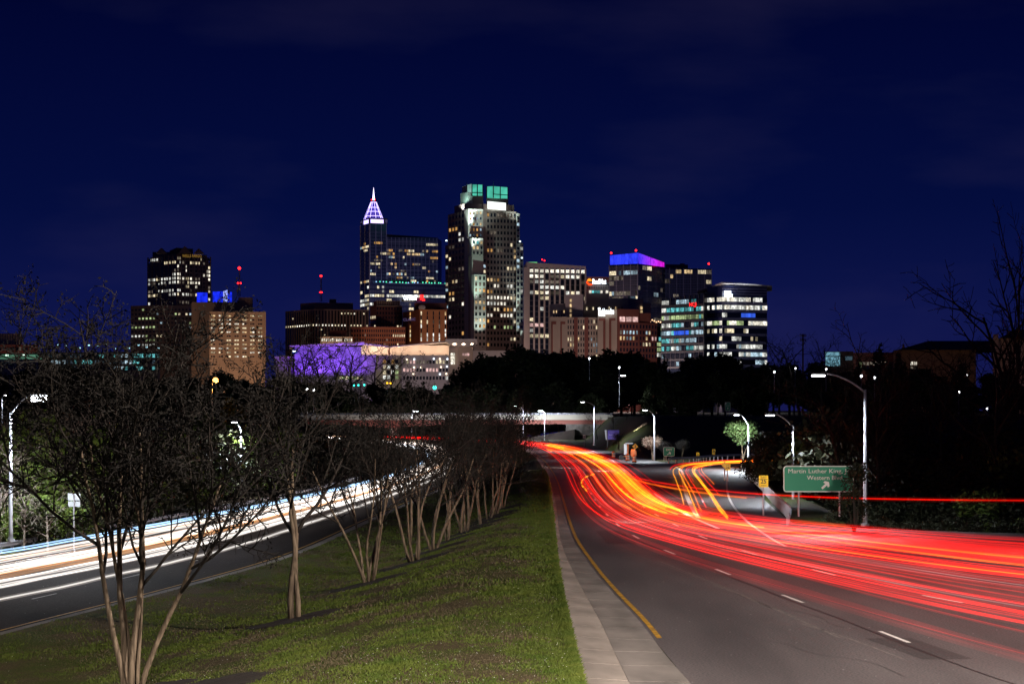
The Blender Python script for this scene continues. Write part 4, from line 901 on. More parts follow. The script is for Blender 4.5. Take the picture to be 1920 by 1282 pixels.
# --- 15 right edge
b = Bld('warehouse', 'long low building with dark hipped roof, dim brown in the trees at right', 1750, 1000)
b.block('wall', M_brick3, [(1575, 1010), (1675, 1004), (1690, 1000), (1690, 1040), (1575, 1040)], 660); b.block('wall', M_tan2, [(1675, 1003), (1830, 1000), (1830, 1040), (1675, 1040)], 656)
pl = [px(q, D) for q, D in ((1683, 996), (1865, 992), (1865, 1045), (1683, 1045))]; tp = [px(q, D) for q, D in ((1740, 1015), (1858, 1012), (1858, 1022), (1740, 1022))]
MB().prism(pl, b.z(656), b.z(637), tp).build('roof', M_slate, b.root)
MB().cyl((*px(1694, 1002), b.z(654)), .9, 2.4, 10, .3).build('cupola', M_pinkst, b.root)
b.win((1610, 1007), (1720, 1002), 677, 692, 16, 2, .75, .8, rows([.75, .5], ['green', 'cream', 'bright', 'dim'], 141)); b.finish()
b = Bld('storefront', 'small pale cyan lit facade left of the long low building at right', 1562, 980)
b.block('wall', M_darkm, [(1546, 981), (1600, 981), (1600, 1000), (1546, 1000)], 658.5)
b.block('lit_facade', emit('facade_cyan', (.16, .36, .46), .75, interior=.4, scale=.5), [(1548, 980.3), (1575, 980.3), (1575, 980.8), (1548, 980.8)], 660, 667); b.block('lit_facade', emit('facade_cyan_b', (.16, .36, .46), .7, interior=.7, scale=1.2), [(1548, 980.3), (1575, 980.3), (1575, 980.8), (1548, 980.8)], 669, 686)
b.block('lit_facade', emit('facade_dim', (.1, .18, .24), .4), [(1585, 980.3), (1598, 980.3), (1598, 980.8), (1585, 980.8)], 668, 675); b.finish()
b = Bld('brick_building', 'pale gabled building cut off by the right edge behind the bare tree', 1890, 960)
b.block('wall', M_stucco, [(1866, 962), (1990, 958), (1990, 1000), (1866, 1000)], 634); b.block('chimney', M_stucco, [(1862, 959), (1872, 959), (1872, 965), (1862, 965)], 627)
pl = [px(q, D) for q, D in ((1874, 956), (1995, 952), (1995, 1002), (1874, 1002))]; tp = [px(q, D) for q, D in ((1905, 975), (1985, 972), (1985, 982), (1905, 982))]
MB().prism(pl, b.z(634), b.z(615), tp).build('roof', M_slate, b.root); b.finish()
# cell mast
t = thing('cell_tower', (*px(1505.5, 900), 8), 'thin cell tower with antenna rack above the right-hand trees', 'cell tower')
x, y = px(1505.5, 900); MB().tube([(x, y, 8), (x, y, zpx(626, 900))], [.5, .3], 8).build('pole', M_darkm, t)
for zz in (zpx(629, 900), zpx(637, 900)):
    mb = MB()
    for i in range(7): mb.box((x-1.2+i*.4, y-.4, zz), (.22, .2, 1.3))
    mb.box((x, y-.2, zz), (2.8, .1, .1)); mb.build('antenna_rack', M_stucco, t)
# unseen lamps added behind the tree line to brighten the downtown facades
def facade_lamp(q, D, h, power, col, label):
    x, y = px(q, D); z0 = 8.0; t = thing('street_lamp', (x, y, z0), label, 'street lamp', 'added facade lamps')
    MB().tube([(x, y, z0), (x, y, z0+h)], [.16, .1], 8).build('pole', M_metal, t); hd = MB().box((x, y+.5, z0+h), (.5, 1.2, .3)).build('lamp_head', M_metal, t); W[hd.name] = W[t.name]
    MB().box((x, y+.6, z0+h-.25), (.4, .8, .14)).build('lens', emit('facade_lamp_lens', col, 2), hd)
    if q == 715: point('lamp', (x, y+.6, z0+h+.6), power, col, .5, hd, spot=62, aim=(*px(738, 1790), 95))      # unseen uplight added to brighten the spire tower
    else: point('lamp', (x, y+.6, z0+h-.7), power, col, .5, hd)
CW = (1.0, .68, .46)
for q, D, P, c, wh in ((300, 1330, 60000, CW, 'below the slab with the blue rooftop'), (450, 1300, 30000, (1, .55, .28), 'in front of the tan slab'), (610, 1330, 60000, CW, 'below the ribbed office block'),
                       (745, 1320, 60000, (1, .6, .4), 'in front of the brick buildings'), (830, 1430, 50000, (1, .62, .5), 'left of the tallest tower foot'), (945, 1440, 56000, (1, .62, .52), 'right of the tallest tower foot'),
                       (715, 1600, 300000, (.62, .62, 1), 'behind the brick buildings'), (1210, 1330, 60000, (.6, .7, 1), 'below the blue crowned tower'), (1045, 1300, 70000, (1, .74, .58), 'in front of the white-piered block'), (1100, 1120, 60000, (1, .76, .76), 'in front of the hotel left wing'), (1180, 1110, 52000, (1, .70, .64), 'in front of the hotel brick wing'),
                       (800, 1190, 15000, (1, .78, .72), 'before the convention hall parking front'), (690, 1200, 14000, (.9, .75, .9), 'before the convention hall centre'), (1400, 990, 20000, (.8, .85, 1), 'before the glass offices'),
                       (1780, 900, 7000, (1, .5, .2), 'before the long low building at right'), (1895, 890, 4000, (1, .6, .4), 'before the building at the right edge'), (20, 1330, 12000, (1, .6, .5), 'behind the green parking deck')):
    facade_lamp(q, D, 12, P*1.35, c, 'added facade lamp '+wh)

# ------------------------------------------------------------------ overpass in the distance
M_steel = mat('galvanised_steel', (0.40, 0.41, 0.46), 0.45, metal=0.5)
M_girder = mat('red_girder', (0.34, 0.10, 0.075), 0.6, var=0.1, scale=0.2)
M_deckc = mat('deck_concrete_pale', (0.55, 0.51, 0.43), 0.8, var=0.12, scale=0.25, stretch=(0.3, 1, 2))
bx0, by0, bx1, by1 = -62.0, 612.0, 27.5, 596.0
def bl(f, off=0.0):
    u = np.array((bx1-bx0, by1-by0)); u = u/np.linalg.norm(u); n = np.array((u[1], -u[0])); return np.array((bx0, by0))+np.array((bx1-bx0, by1-by0))*f+n*off
ang = math.atan2(by1-by0, bx1-bx0); LB = math.hypot(bx1-bx0, by1-by0); mid = bl(.5)
t = thing('overpass', (mid[0], mid[1], 0), 'road bridge with pale parapet and red girders across the far road', 'bridge')
MB().box((mid[0], mid[1]+5, 6.15), (LB, 11, .5), ang).build('deck', M_deckc, t)
for off, nm in ((0.6, 'parapet'), (-10.6, 'parapet')):
    p = bl(.5, off); MB().box((p[0], p[1], 6.45), (LB, .3, 1.5), ang).build(nm, M_deckc, t)
    q = bl(.5, off); MB().box((q[0], q[1], 7.55), (LB, .12, .12), ang).box((q[0], q[1], 7.3), (LB, .08, .08), ang).build('rail', M_steel, t)
    for f in np.linspace(.01, .99, 36):
        p = bl(f, off); MB().box((p[0], p[1], 7.35), (.12, .12, .42), ang).build('rail_post', M_steel, t)
for off in (0.1, -3.3, -6.7, -10.0):
    n = 24; fs = np.linspace(0, 1, n); mb = MB()
    for i in range(n-1):
        p0 = bl(fs[i], off); p1 = bl(fs[i+1], off); d0 = 1.45+1.25*max(0, 1-abs(fs[i]-.30)/.22)**1.5; d1 = 1.45+1.25*max(0, 1-abs(fs[i+1]-.30)/.22)**1.5
        V = [(p0[0], p0[1]-.2, 5.9), (p1[0], p1[1]-.2, 5.9), (p1[0], p1[1]-.2, 5.9-d1), (p0[0], p0[1]-.2, 5.9-d0), (p0[0], p0[1]+.2, 5.9), (p1[0], p1[1]+.2, 5.9), (p1[0], p1[1]+.2, 5.9-d1), (p0[0], p0[1]+.2, 5.9-d0)]
        mb.add(V, [[0, 3, 2, 1], [4, 5, 6, 7], [3, 7, 6, 2], [0, 1, 5, 4]])
    mb.build('girder', M_girder, t)
for f in (.30, .52):
    for off in (-.2, -5, -9.8):
        p = bl(f, off); MB().cyl((p[0], p[1], -.5), .5, 3.9 if f < .4 else 5, 14).build('pier', M_deckc, t)
p = bl(.925, -5); MB().box((p[0], p[1], 2.9), (10.5, 12, 3.2), ang).build('abutment', M_conc2, t)
for k in range(12):
    q = bl(.872+k*.0098, .96); MB().box((q[0], q[1], 2.9), (.14, .16, 2.9), ang).build('abutment_rib', M_conc2, t)
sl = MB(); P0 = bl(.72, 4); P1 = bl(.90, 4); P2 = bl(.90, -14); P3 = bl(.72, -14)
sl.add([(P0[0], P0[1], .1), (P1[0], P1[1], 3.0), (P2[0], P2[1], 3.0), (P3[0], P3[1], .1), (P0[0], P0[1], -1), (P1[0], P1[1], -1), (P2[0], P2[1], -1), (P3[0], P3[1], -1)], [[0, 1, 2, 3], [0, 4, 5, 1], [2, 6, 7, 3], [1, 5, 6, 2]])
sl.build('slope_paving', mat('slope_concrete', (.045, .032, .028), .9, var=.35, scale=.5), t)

# ------------------------------------------------------------------ street lamps (each carries its own lit head)
E_lens = emit('led_lens', (0.9, 0.95, 1.0), 14); E_lens2 = emit('led_lens_far', (0.92, 0.96, 1.0), 9)
def street_lamp(base, head, label, power, col=(.86, .93, 1.0), group='LED street lamps along the roads', top=None, cone=150, lens=1.0, soft=.15, aim=None, lh=1.0):
    cone = cone or None
    base = np.array(base, float); head = np.array(head, float); top = top or head[2]-.9
    t = thing('street_lamp', tuple(base), label, 'street lamp', group)
    MB().tube([base, (base[0], base[1], base[2]+.5), (base[0], base[1], top)], [.15, .13, .075], 10).build('pole', M_steel, t, smooth=True)
    MB().cyl((base[0], base[1], base[2]-.05), .24, .14, 10).build('base_plate', M_steel, t)
    d = head-np.array((base[0], base[1], top)); A = np.array((base[0], base[1], top-.15))
    pts = [A, A+np.array((d[0]*.30, d[1]*.30, d[2]*.52+.1)), A+np.array((d[0]*.62, d[1]*.62, d[2]*.90+.14)), np.array((head[0]-d[0]*.14, head[1]-d[1]*.14, head[2]+.02))]
    MB().tube(spline(pts, 12), np.linspace(.06, .045, 12), 8).build('arm', M_steel, t, smooth=True)
    an = math.atan2(d[1], d[0])
    hd = MB().box((head[0], head[1], head[2]), (.78, .34, .10), an).box((head[0]-math.cos(an)*.22, head[1]-math.sin(an)*.22, head[2]+.07), (.3, .26, .08), an).build('lamp_head', M_darkm, t); W[hd.name] = W[t.name]
    MB().box((head[0]+math.cos(an)*.06, head[1]+math.sin(an)*.06, head[2]-.05-.0375*lens*lh), (.58*lens, .30*lens, .075*lens*lh), an).build('lens', E_lens if power > 0 else E_lens2, hd)
    if power > 0: point('lamp', (head[0], head[1], head[2]-.12-.078*lens*lh), power, col, soft, hd, spot=cone, blend=.35 if aim is None else .6, aim=aim)
    return t
def P3d(q, yy, D): return ((q-960)/F*D, D, zpx(yy, D))
def lampx(pq, pb, hq, hy, D, label, power, ptop=None, hD=None, **kw):
    b0 = P3d(pq, pb, D); street_lamp(b0, P3d(hq, hy, hD or D-1.0), label, power, top=(zpx(ptop, D) if ptop else None), **kw)
lampx(20, 1012, 72, 739, 125, 'brightest street lamp, on the left verge behind the guardrail', 9000, 772, lens=1.5, lh=3.4, cone=172)
lampx(1622, 984, 1536, 701, 118, 'tall street lamp standing right of the big green road sign', 3800, 730, lens=1.15, cone=140)
lampx(1487, 966, 1445, 776.5, 155, 'street lamp whose pole runs behind the left end of the big green road sign', 4500, 797)
lampx(1403, 880, 1382, 776.5, 245, 'street lamp half hidden by the lit green tree beside the exit ramp', 11000, 795, cone=172)
lampx(1227, 868, 1210, 768, 300, 'street lamp rising beside the pale round shrub tree near the small EXIT sign', 6000, 779)
lampx(1114, 834, 1093, 753, 385, 'street lamp in front of the bridge end, left of the purple banner sign', 8000, 759)
lampx(1161, 762, 1168, 703.5, 640, 'star bright street lamp high above the right end of the bridge', 2500, 708, lens=2.4)
lampx(981, 825, 967, 760.5, 588, 'street lamp rising before the middle of the bridge', 11000, 766, cone=0)
lampx(1021, 826, 1014, 769.5, 584, 'bright facing street lamp just right of the bridge middle', 9000, 772, lens=2.2, cone=0)
lampx(772, 822, 779, 770, 588, 'bright street lamp before the bridge seen through the bare trees', 6000, 773, lens=2.2, cone=0)
lampx(832, 800, 826, 764.5, 660, 'faint street lamp behind the left part of the bridge', 1200, 768)
lampx(4, 800, 9, 740, 330, 'tiny far street lamp at the left edge', 800, 744)
lampx(452, 955, 440, 790, 205, 'street lamp behind the left guardrail hidden in the bare branches', 11000, 806)
lampx(398, 760, 404, 713, 560, 'orange sodium street lamp among the dark trees at left', 2500, 718, col=(1, .38, .06), group='sodium lamps', lens=.01)
x, y, z = P3d(404, 712.8, 557); o = bpy.data.objects['street_lamp.%03d' % (len([q for q in bpy.data.objects if q.name.startswith('street_lamp')])-1)]
MB().tube([(x, y, z-.7), (x, y, z-.35), (x, y, z+.35), (x, y, z+.7)], [.3, .75, .75, .3], 10).build('globe', emit('sodium_globe', (1, .42, .08), 9), o)
# left verge lamp continues the row; mast, median and right ones added as fill
WC = (1.0, .87, .76)
street_lamp((50, 34, 0), (48, 35, 30), 'added unseen high-mast floodlight on the right bank beside the near overpass', 330000, WC, cone=86, soft=.5, aim=(-1, 63, 0), lens=2.0)
street_lamp((-13.5, 40, float(zmed(-13.5, 40))), (-11.9, 41.5, 7.9), 'unseen lamp added on the grass median left of the view', 2500, WC, cone=110)
street_lamp((17.5, 34, 0), (14.2, 36, 9.4), 'unseen lamp added on the right verge just short of the view', 5000, WC, cone=135)
street_lamp((-40, 62, -2.2), (-36, 62, 8.0), 'street lamp on the left verge short of the view', 5000, WC, cone=140)
for sx_, lab, ax in ((-7, 'street lamp on the left rail of the near overpass', -6), (9, 'street lamp on the right rail of the near overpass', 9)):
    street_lamp((sx_, -6, 4.5), (sx_, -2.5, 14.5), lab, 200000, WC, group='lamps on the near overpass', cone=29, soft=.25, aim=(ax, 29, 0))
t = thing('overpass', (0, -6, 0), 'near overpass deck under the viewpoint', 'bridge')
MB().box((0, -6, 4.1), (120, 10, .9)).build('deck', M_deckc, t); MB().box((0, -1.1, 4.75), (120, .25, .5)).build('parapet', M_deckc, t)

for q, yy, D, w in ((1615, 705, 520, 'right of the small cyan facade'), (1640, 708, 540, 'below the lit windows of the long low building'), (1798, 735, 480, 'left one of a wide pair in the dark wood at right'), (1882, 732, 470, 'right one of a wide pair in the dark wood at right'), (1851, 765, 430, 'low in the dark wood at right'), (1812, 703, 600, 'in the trees below the dark hipped roof'), (1549, 692, 600, 'just left of the tall right lamp head'), (1491, 690, 620, 'in the trees right of the glass offices'), (1452, 697, 620, 'in the trees below the right end of the glass offices'), (1161, 689, 625, 'in the trees above the starry bridge lamp'), (1105, 672, 625, 'in the trees below the hotel'), (576, 730, 535, 'left one of two below the purple art wall'), (588, 731, 535, 'right one of two below the purple art wall')):
    x, y, z = P3d(q, yy, D); t = thing('street_lamp', (x, y, z-6.5), 'tiny distant white lamp '+w, 'street lamp', 'distant lamps in the dark trees'); MB().tube([(x, y+.2, z-6.5), (x, y+.2, z)], .07, 6).build('pole', M_steel, t); MB().tube([(x, y, z-.28), (x, y, z), (x, y, z+.28)], [.12, .3, .12], 8).build('globe', E_lens2, t)
for q, yy, c_, w in ((664, 722.5, 'g', 'left one of the teal trio before the convention hall'), (672, 722, 'g', 'middle one of the teal trio before the convention hall'), (683, 721.5, 'g', 'right one of the teal trio before the convention hall'), (726, 718, 'y', 'left one of the amber pair before the convention hall'), (732, 718.5, 'y', 'right one of the amber pair before the convention hall'), (815, 726.5, 'g', 'brightest teal one below the hall parking front')):
    D = 632; x, y, z = P3d(q, yy, D); t = thing('traffic_signal', (x, y, z-5.5), 'traffic signal, '+w, 'traffic light', 'traffic signals before the convention hall'); MB().box((x, y+.1, z), (.4, .25, 1.2)).build('housing', M_darkm, t); MB().tube([(x, y+.2, z-5.5), (x, y+.2, z)], .08, 6).build('pole', M_darkm, t)
    MB().tube([(x, y-.05, z), (x, y-.14, z)], [.3 if w[:4] != 'brig' else .6, .22], 10).build('lens', E.setdefault('sg'+c_, emit('signal_'+c_, (.05, 1, .75) if c_ == 'g' else (1, .5, .02), 3)), t)

# ------------------------------------------------------------------ guardrails
def guardrail(pts, zf, label, step=1.9, h=.72):
    P = spline(np.array(pts, float), 260); d = np.r_[0, np.cumsum(np.linalg.norm(np.diff(P, axis=0), axis=1))]; n = max(8, int(d[-1]/step))
    t = thing('guardrail', (P[0][0], P[0][1], float(zf(*P[0]))), label, 'guardrail', 'steel guardrails')
    s = np.linspace(0, d[-1], n+1); X_ = np.interp(s, d, P[:, 0]); Y_ = np.interp(s, d, P[:, 1]); Zs = np.array([float(zf(a, b)) for a, b in zip(X_, Y_)])
    T = np.gradient(np.stack([X_, Y_], -1), axis=0); T /= np.linalg.norm(T, axis=1, keepdims=True); Nn = np.stack([T[:, 1], -T[:, 0]], -1)
    prof = [(.02, -.16), (.06, -.12), (.06, -.05), (.0, 0), (.06, .05), (.06, .12), (.02, .16)]
    k = len(prof); V = []
    for i in range(n+1):
        for (a, c) in prof: V.append((X_[i]+Nn[i][0]*a, Y_[i]+Nn[i][1]*a, Zs[i]+h-.15+c))
    idx = np.arange((n+1)*k).reshape(n+1, k); q = np.stack([idx[:-1, :-1], idx[:-1, 1:], idx[1:, 1:], idx[1:, :-1]], -1).reshape(-1, 4)
    MB().add(V, q).build('rail', M_steel, t, smooth=True)
    me = None
    for i in range(n+1):
        a = math.atan2(T[i][1], T[i][0])
        if me is None:
            mb = MB().box((0, 0, .34), (.10, .16, .78)); me = np_mesh('post', np.concatenate(mb.V), mb.Fs, M_steel)
        mesh_obj('post', me, t, tuple(np.array((X_[i]-Nn[i][0]*.1, Y_[i]-Nn[i][1]*.1, Zs[i]))-W[t.name]), a)
    return t
ygl = np.array([30, 60, 90, 123, 155, 188, 230, 270]); guardrail([(float(XO(v))-1.6, v) for v in ygl], lambda a, b: float(ZL(b))-.05, 'long steel guardrail along the outer edge of the left carriageway')
guardrail([(15.6, 117), (16.8, 126), (18.9, 150), (21.6, 180), (24.3, 212), (26.6, 235), (29.3, 248), (33.5, 258), (40, 264)], lambda a, b: 0.0, 'steel guardrail curving along the right side of the exit ramp')
guardrail([(21.3, 281.5), (24.8, 287), (28.4, 299), (34, 309.5), (43, 314.8), (62, 316.5)], lambda a, b: 0.0, 'steel guardrail on the far side of the exit ramp below the chevrons', h=.8)

# ------------------------------------------------------------------ signs
M_sgreen = mat('sign_green', (.006, .26, .14), .45); M_swhite = mat('sign_face_white', (.75, .75, .73), .45); M_syel = mat('sign_yellow', (.80, .46, .01), .45); M_sblack = mat('sign_black', (.012, .012, .012), .5)
M_spurp = mat('banner_purple', (.09, .06, .34), .6); M_sback = mat('sign_back', (.50, .52, .55), .45, metal=.4); M_orange = mat('barrel_orange', (.85, .16, .02), .5); M_rust = mat('trailer_orange', (.5, .12, .03), .5); M_rubber = mat('rubber', (.02, .02, .02), .8)
def rr(w, h, r, n=4):
    P = []
    for cx_, cz_, a0 in ((w/2-r, h/2-r, 0), (-w/2+r, h/2-r, 90), (-w/2+r, -h/2+r, 180), (w/2-r, -h/2+r, 270)):
        for i in range(n+1): a = math.radians(a0+90*i/n); P.append((cx_+r*math.cos(a), cz_+r*math.sin(a)))
    return P
def plate(name, outline, c, y, th, m, parent):
    n = len(outline); V = [(c[0]+p[0], y, c[1]+p[1]) for p in outline]+[(c[0]+p[0], y+th, c[1]+p[1]) for p in outline]
    return MB().add(V, [list(range(n))[::-1]], [list(range(n, 2*n))], [[i, (i+1) % n, n+(i+1) % n, n+i] for i in range(n)]).build(name, m, parent)
def arrow(c, y, L, w, ang, m, parent, name='arrow'):
    o_ = [(-L/2, -w/2), (L*.12, -w/2), (L*.02, -w*1.55), (L*.26, -w*1.55), (L/2, 0), (L*.26, w*1.55), (L*.02, w*1.55), (L*.12, w/2), (-L/2, w/2)]
    a, b = math.cos(ang), math.sin(ang); plate(name, [(p[0]*a-p[1]*b, p[0]*b+p[1]*a) for p in o_], c, y, .012, m, parent)
def sign(name, label, D, q0, q1, y0, y1, face, border, posts, pb, cat='road sign', r=.09, group=None, pm=None, pr=.05):
    x0, x1 = (q0-960)/F*D, (q1-960)/F*D; z1, z0 = zpx(y0, D), zpx(y1, D); w, h = x1-x0, z1-z0; c = ((x0+x1)/2, (z0+z1)/2)
    zb = zpx(pb, D); t = thing(name, (c[0], D, zb), label, cat, group)
    f = plate('panel', rr(w, h, min(r, w*.2)), c, D, .03, border or face, t); W[f.name] = W[t.name]
    if border:
        e_ = min(.045*max(w, h)**.5, .05); plate('face', rr(w-2*e_, h-2*e_, min(r, w*.2)*.8), c, D-.006, .012, face, t)
    for p in posts:
        xx = x0+w*p; MB().tube([(xx, D+.09, zb), (xx, D+.09, z1-.08)], pr, 8).build('post', pm or M_steel, t)
    return t, c, w, h
t, c, w, h = sign('highway_sign', 'large green exit sign naming Martin Luther King Jr and Western Blvd', 112, 1469, 1601, 873, 922, M_sgreen, M_swhite, (.22, .8), 968, r=.16)
lettering('Martin Luther King, Jr', .235, M_swhite, t, (c[0]-.01, 112-.016, c[1]+h*.295), 0, .004, width=w*.865); lettering('Western Blvd', .235, M_swhite, t, (c[0]+w*.085, 112-.016, c[1]+h*.04), 0, .004, width=w*.50)
arrow((c[0]+w*.095, c[1]-h*.24), 112-.022, .52, .12, math.radians(43), M_swhite, t)
t, c, w, h = sign('advisory_sign', 'yellow EXIT 25 MPH sign beside the right guardrail, left of the big green sign', 122, 1423, 1440.5, 891, 913, M_syel, None, (.5,), 966, r=.05)
lettering('EXIT', .13, M_sblack, t, (c[0], 122-.006, c[1]+h*.33), 0, .004, width=w*.62); lettering('25', .25, M_sblack, t, (c[0], 122-.006, c[1]-.01), 0, .004, width=w*.6, bold=.008); lettering('MPH', .075, M_sblack, t, (c[0], 122-.006, c[1]-h*.36), 0, .004, width=w*.5)
plate('divider', [(-w*.46, -.012), (w*.46, -.012), (w*.46, .012), (-w*.46, .012)], (c[0], c[1]+h*.17), 122-.004, .004, M_sblack, t)
t, c, w, h = sign('advisory_sign', 'yellow ramp 25 speed sign standing in front of a yellow diamond sign', 168, 1359.5, 1369.8, 869, 881.8, M_syel, None, (.5,), 902, r=.04)
lettering('RAMP', .07, M_sblack, t, (c[0], 168-.006, c[1]+h*.34), 0, .004, width=w*.5); lettering('25', .17, M_sblack, t, (c[0], 168-.006, c[1]-.03), 0, .004, width=w*.62, bold=.006)
def diamond(label, D, q, yc, r, pb, glyph, group='yellow diamond warning signs'):
    x, z = (q-960)/F*D, zpx(yc, D); R_ = r/F*D; t = thing('warning_sign', (x, D, zpx(pb, D)), label, 'road sign', group)
    plate('panel', [(R_, 0), (0, R_), (-R_, 0), (0, -R_)], (x, z), D, .02, M_syel, t); MB().tube([(x, D+.06, zpx(pb, D)), (x, D+.06, z)], .045, 8).build('post', M_steel, t)
    if glyph: plate('symbol', [(a*R_, b_*R_) for a, b_ in glyph], (x, z), D-.012, .012, M_sblack, t)
G_merge = [(-.10, -.5), (.12, -.5), (.12, -.2), (.22, -.1), (.22, .05), (.10, .12), (.10, .25), (.26, .22), (0, .58), (-.26, .22), (-.10, .25), (-.10, -.05), (-.22, -.15), (-.10, -.3)]
diamond('yellow diamond sign half hidden behind the yellow ramp 25 sign', 170, 1358.6, 871, 6.6, 900, None)
diamond('yellow diamond sign with black arrow beside the orange trailer', 282, 1191, 836.8, 5.6, 862, G_merge)
diamond('small yellow diamond sign under the bridge', 560, 916, 813, 5.0, 829, G_merge)
t, c, w, h = sign('exit_sign', 'green EXIT sign with white arrow in the grass island', 296, 1244, 1265, 838, 855, M_sgreen, M_swhite, (.25, .75), 868, r=.12)
lettering('EXIT', .30, M_swhite, t, (c[0], 296-.016, c[1]+h*.2), 0, .004, width=w*.54, bold=.012); arrow((c[0], c[1]-h*.2), 296-.02, .62, .12, math.radians(30), M_swhite, t)
t, c, w, h = sign('exit_sign', 'dim tall green sign on two posts at top of the right hillside', 405, 1359.2, 1369.4, 754, 769.8, M_sgreen, M_swhite, (.25, .8), 784, r=.14)
plate('shield', [(-.14, .1), (-.12, .18), (.12, .18), (.14, .1), (.09, -.1), (0, -.18), (-.09, -.1)], (c[0]-w*.33, c[1]+h*.38), 405-.03, .012, M_swhite, t)
lettering('Martin L', .13, M_swhite, t, (c[0], 405-.016, c[1]+h*.24), 0, .004, width=w*.85); lettering('South', .14, M_swhite, t, (c[0], 405-.016, c[1]+h*.06), 0, .004, width=w*.55); arrow((c[0]+.02, c[1]-h*.22), 405-.02, .34, .09, math.radians(78), M_swhite, t)
CH = [(-.30, .34), (-.02, .34), (.28, 0), (-.02, -.34), (-.30, -.34), (.02, 0)]
t, c, w, h = sign('chevron_sign', 'left-hand yellow chevron sign on a striped post at the ramp bend', 303, 1305.6, 1311.2, 848, 855.6, M_syel, None, (.5,), 864.5, r=.03, pm=M_swhite)
plate('chevron', [(a*w, b_*h*1.0) for a, b_ in CH], c, 303-.012, .012, M_sblack, t)
for k in range(3): MB().cyl((c[0], 303+.09, zpx(858.0+k*2.3, 303)), .056, .09, 8).build('post_band', M_sblack, t)
t, c, w, h = sign('chevron_sign', 'taller right-hand yellow chevron sign with plaque at the ramp bend', 307, 1335, 1341, 841.5, 856, M_syel, None, (.5,), 863, r=.03)
plate('chevron', [(a*w, b_*h*.5) for a, b_ in CH], (c[0], c[1]+h*.21), 307-.012, .012, M_sblack, t); plate('divider', [(-w*.48, -.015), (w*.48, -.015), (w*.48, .015), (-w*.48, .015)], (c[0], c[1]-h*.06), 307-.008, .008, M_sblack, t)
t, c, w, h = sign('marker_panel', 'plain yellow marker panel at the end of the far ramp guardrail', 283, 1283.8, 1287.6, 866, 874, M_syel, None, (.5,), 878, r=.03)
t, c, w, h = sign('speed_sign', 'white road sign on a post in front of the bridge slope', 440, 1093, 1098, 814.6, 821.6, M_swhite, None, (.5,), 837, r=.05)
plate('print', [(-w*.25, -.1), (w*.25, -.1), (w*.25, .1), (-w*.25, .1)], c, 440-.006, .004, M_sblack, t)
t, c, w, h = sign('banner_sign', 'purple banner sign reading Raleigh on the grass before the bridge', 395, 1139, 1161, 806, 823.5, M_spurp, None, (0.02,), 838, cat='sign', r=.03, pm=M_darkm, pr=.1)
lettering('RALEIGH', .26, mat('banner_print', (.35, .33, .5), .6), t, (c[0], 395-.008, c[1]-.04), 0, .004, width=w*.72); lettering('Welcome to', .11, bpy.data.materials['banner_print'], t, (c[0]-.2, 395-.008, c[1]+h*.32), 0, .004, width=w*.34); lettering('City of Oaks', .12, bpy.data.materials['banner_print'], t, (c[0]+.1, 395-.008, c[1]-h*.32), 0, .004, width=w*.5)
plate('side_panel', [(-.22, .9), (.16, .9), (.16, -.95), (.02, -.95)], (c[0]-w/2-.32, c[1]), 395-.02, .05, M_sback, t)
xb, yb_ = (139-960)/F*128, 128; t = thing('road_sign', (xb, 128, -2.3), 'back of a grey sign with a plate below, on a post behind left guardrail', 'road sign')
plate('panel', rr(.78, .42, .04), (xb, zpx(931, 128)), 128, .02, M_sback, t); plate('panel', rr(.74, .34, .04), (xb, zpx(944.5, 128)), 128.02, .02, M_sback, t); MB().tube([(xb, 127.93, -2.4), (xb, 127.93, zpx(926, 128))], .045, 8).build('post', M_steel, t)
xb, yb_ = (417-960)/F*176, 176; t = thing('delineator', (xb, 176, -2.2), 'thin orange delineator post behind the left guardrail', 'marker post'); MB().cyl((xb, 176, -2.2), .035, 1.5, 8).build('stake', M_darkm, t); MB().cyl((xb, 176, -.72), .055, .62, 8).build('reflector', M_orange, t)
# work-zone barrels and trailer
def barrel(q, yb, D, label):
    x, y, z = P3d(q, yb, D); z = max(z, 0.0); t = thing('traffic_barrel', (x, y, z), label, 'traffic barrel', 'orange and white barrels by the trailer')
    MB().cyl((x, y, z), .36, .10, 14).build('base', M_rubber, t); bands = [(.10, .26, M_orange, .29), (.26, .44, M_swhite, .28), (.44, .58, M_orange, .27), (.58, .78, M_swhite, .26), (.78, .98, M_orange, .245)]
    for a, b_, m, r in bands: MB().cyl((x, y, z+a), r, b_-a, 14, r-.012).build('stripe', m, t)
    MB().box((x, y, z+1.03), (.22, .05, .1)).build('handle', M_orange, t)
barrel(1150.5, 860, 318, 'striped barrel standing alone left of the orange trailer'); barrel(1176.5, 864, 297, 'striped barrel in front of the orange trailer'); barrel(1189.5, 866.5, 288, 'striped barrel nearest the road, under the diamond sign')
x, y, z = P3d(1178, 862, 305); z = 0.0; t = thing('sign_trailer', (x, y, z), 'small orange trailer with upright panel frame on the gore shoulder', 'trailer')
MB().box((x-.1, y, .5), (2.2, 1.3, .14)).box((x+.75, y, .95), (.8, .9, .75)).build('chassis', M_rust, t); MB().box((x+.72, y-.02, 1.45), (.62, .6, .24)).build('battery_box', M_orange, t)
for dx in (-1.05, .1): MB().tube([(x+dx, y-.74, .36), (x+dx, y-.56, .36)], .36, 16).build('wheel', M_rubber, t)
MB().tube([(x-.05, y, .5), (x-.05, y, 2.35)], .07, 8).build('mast', M_rust, t); MB().box((x-.42, y, 1.55), (.42, .12, 1.55)).build('message_panel', M_sback, t); MB().box((x+.12, y, 2.4), (1.1, .5, .08)).build('solar_panel', M_sback, t)

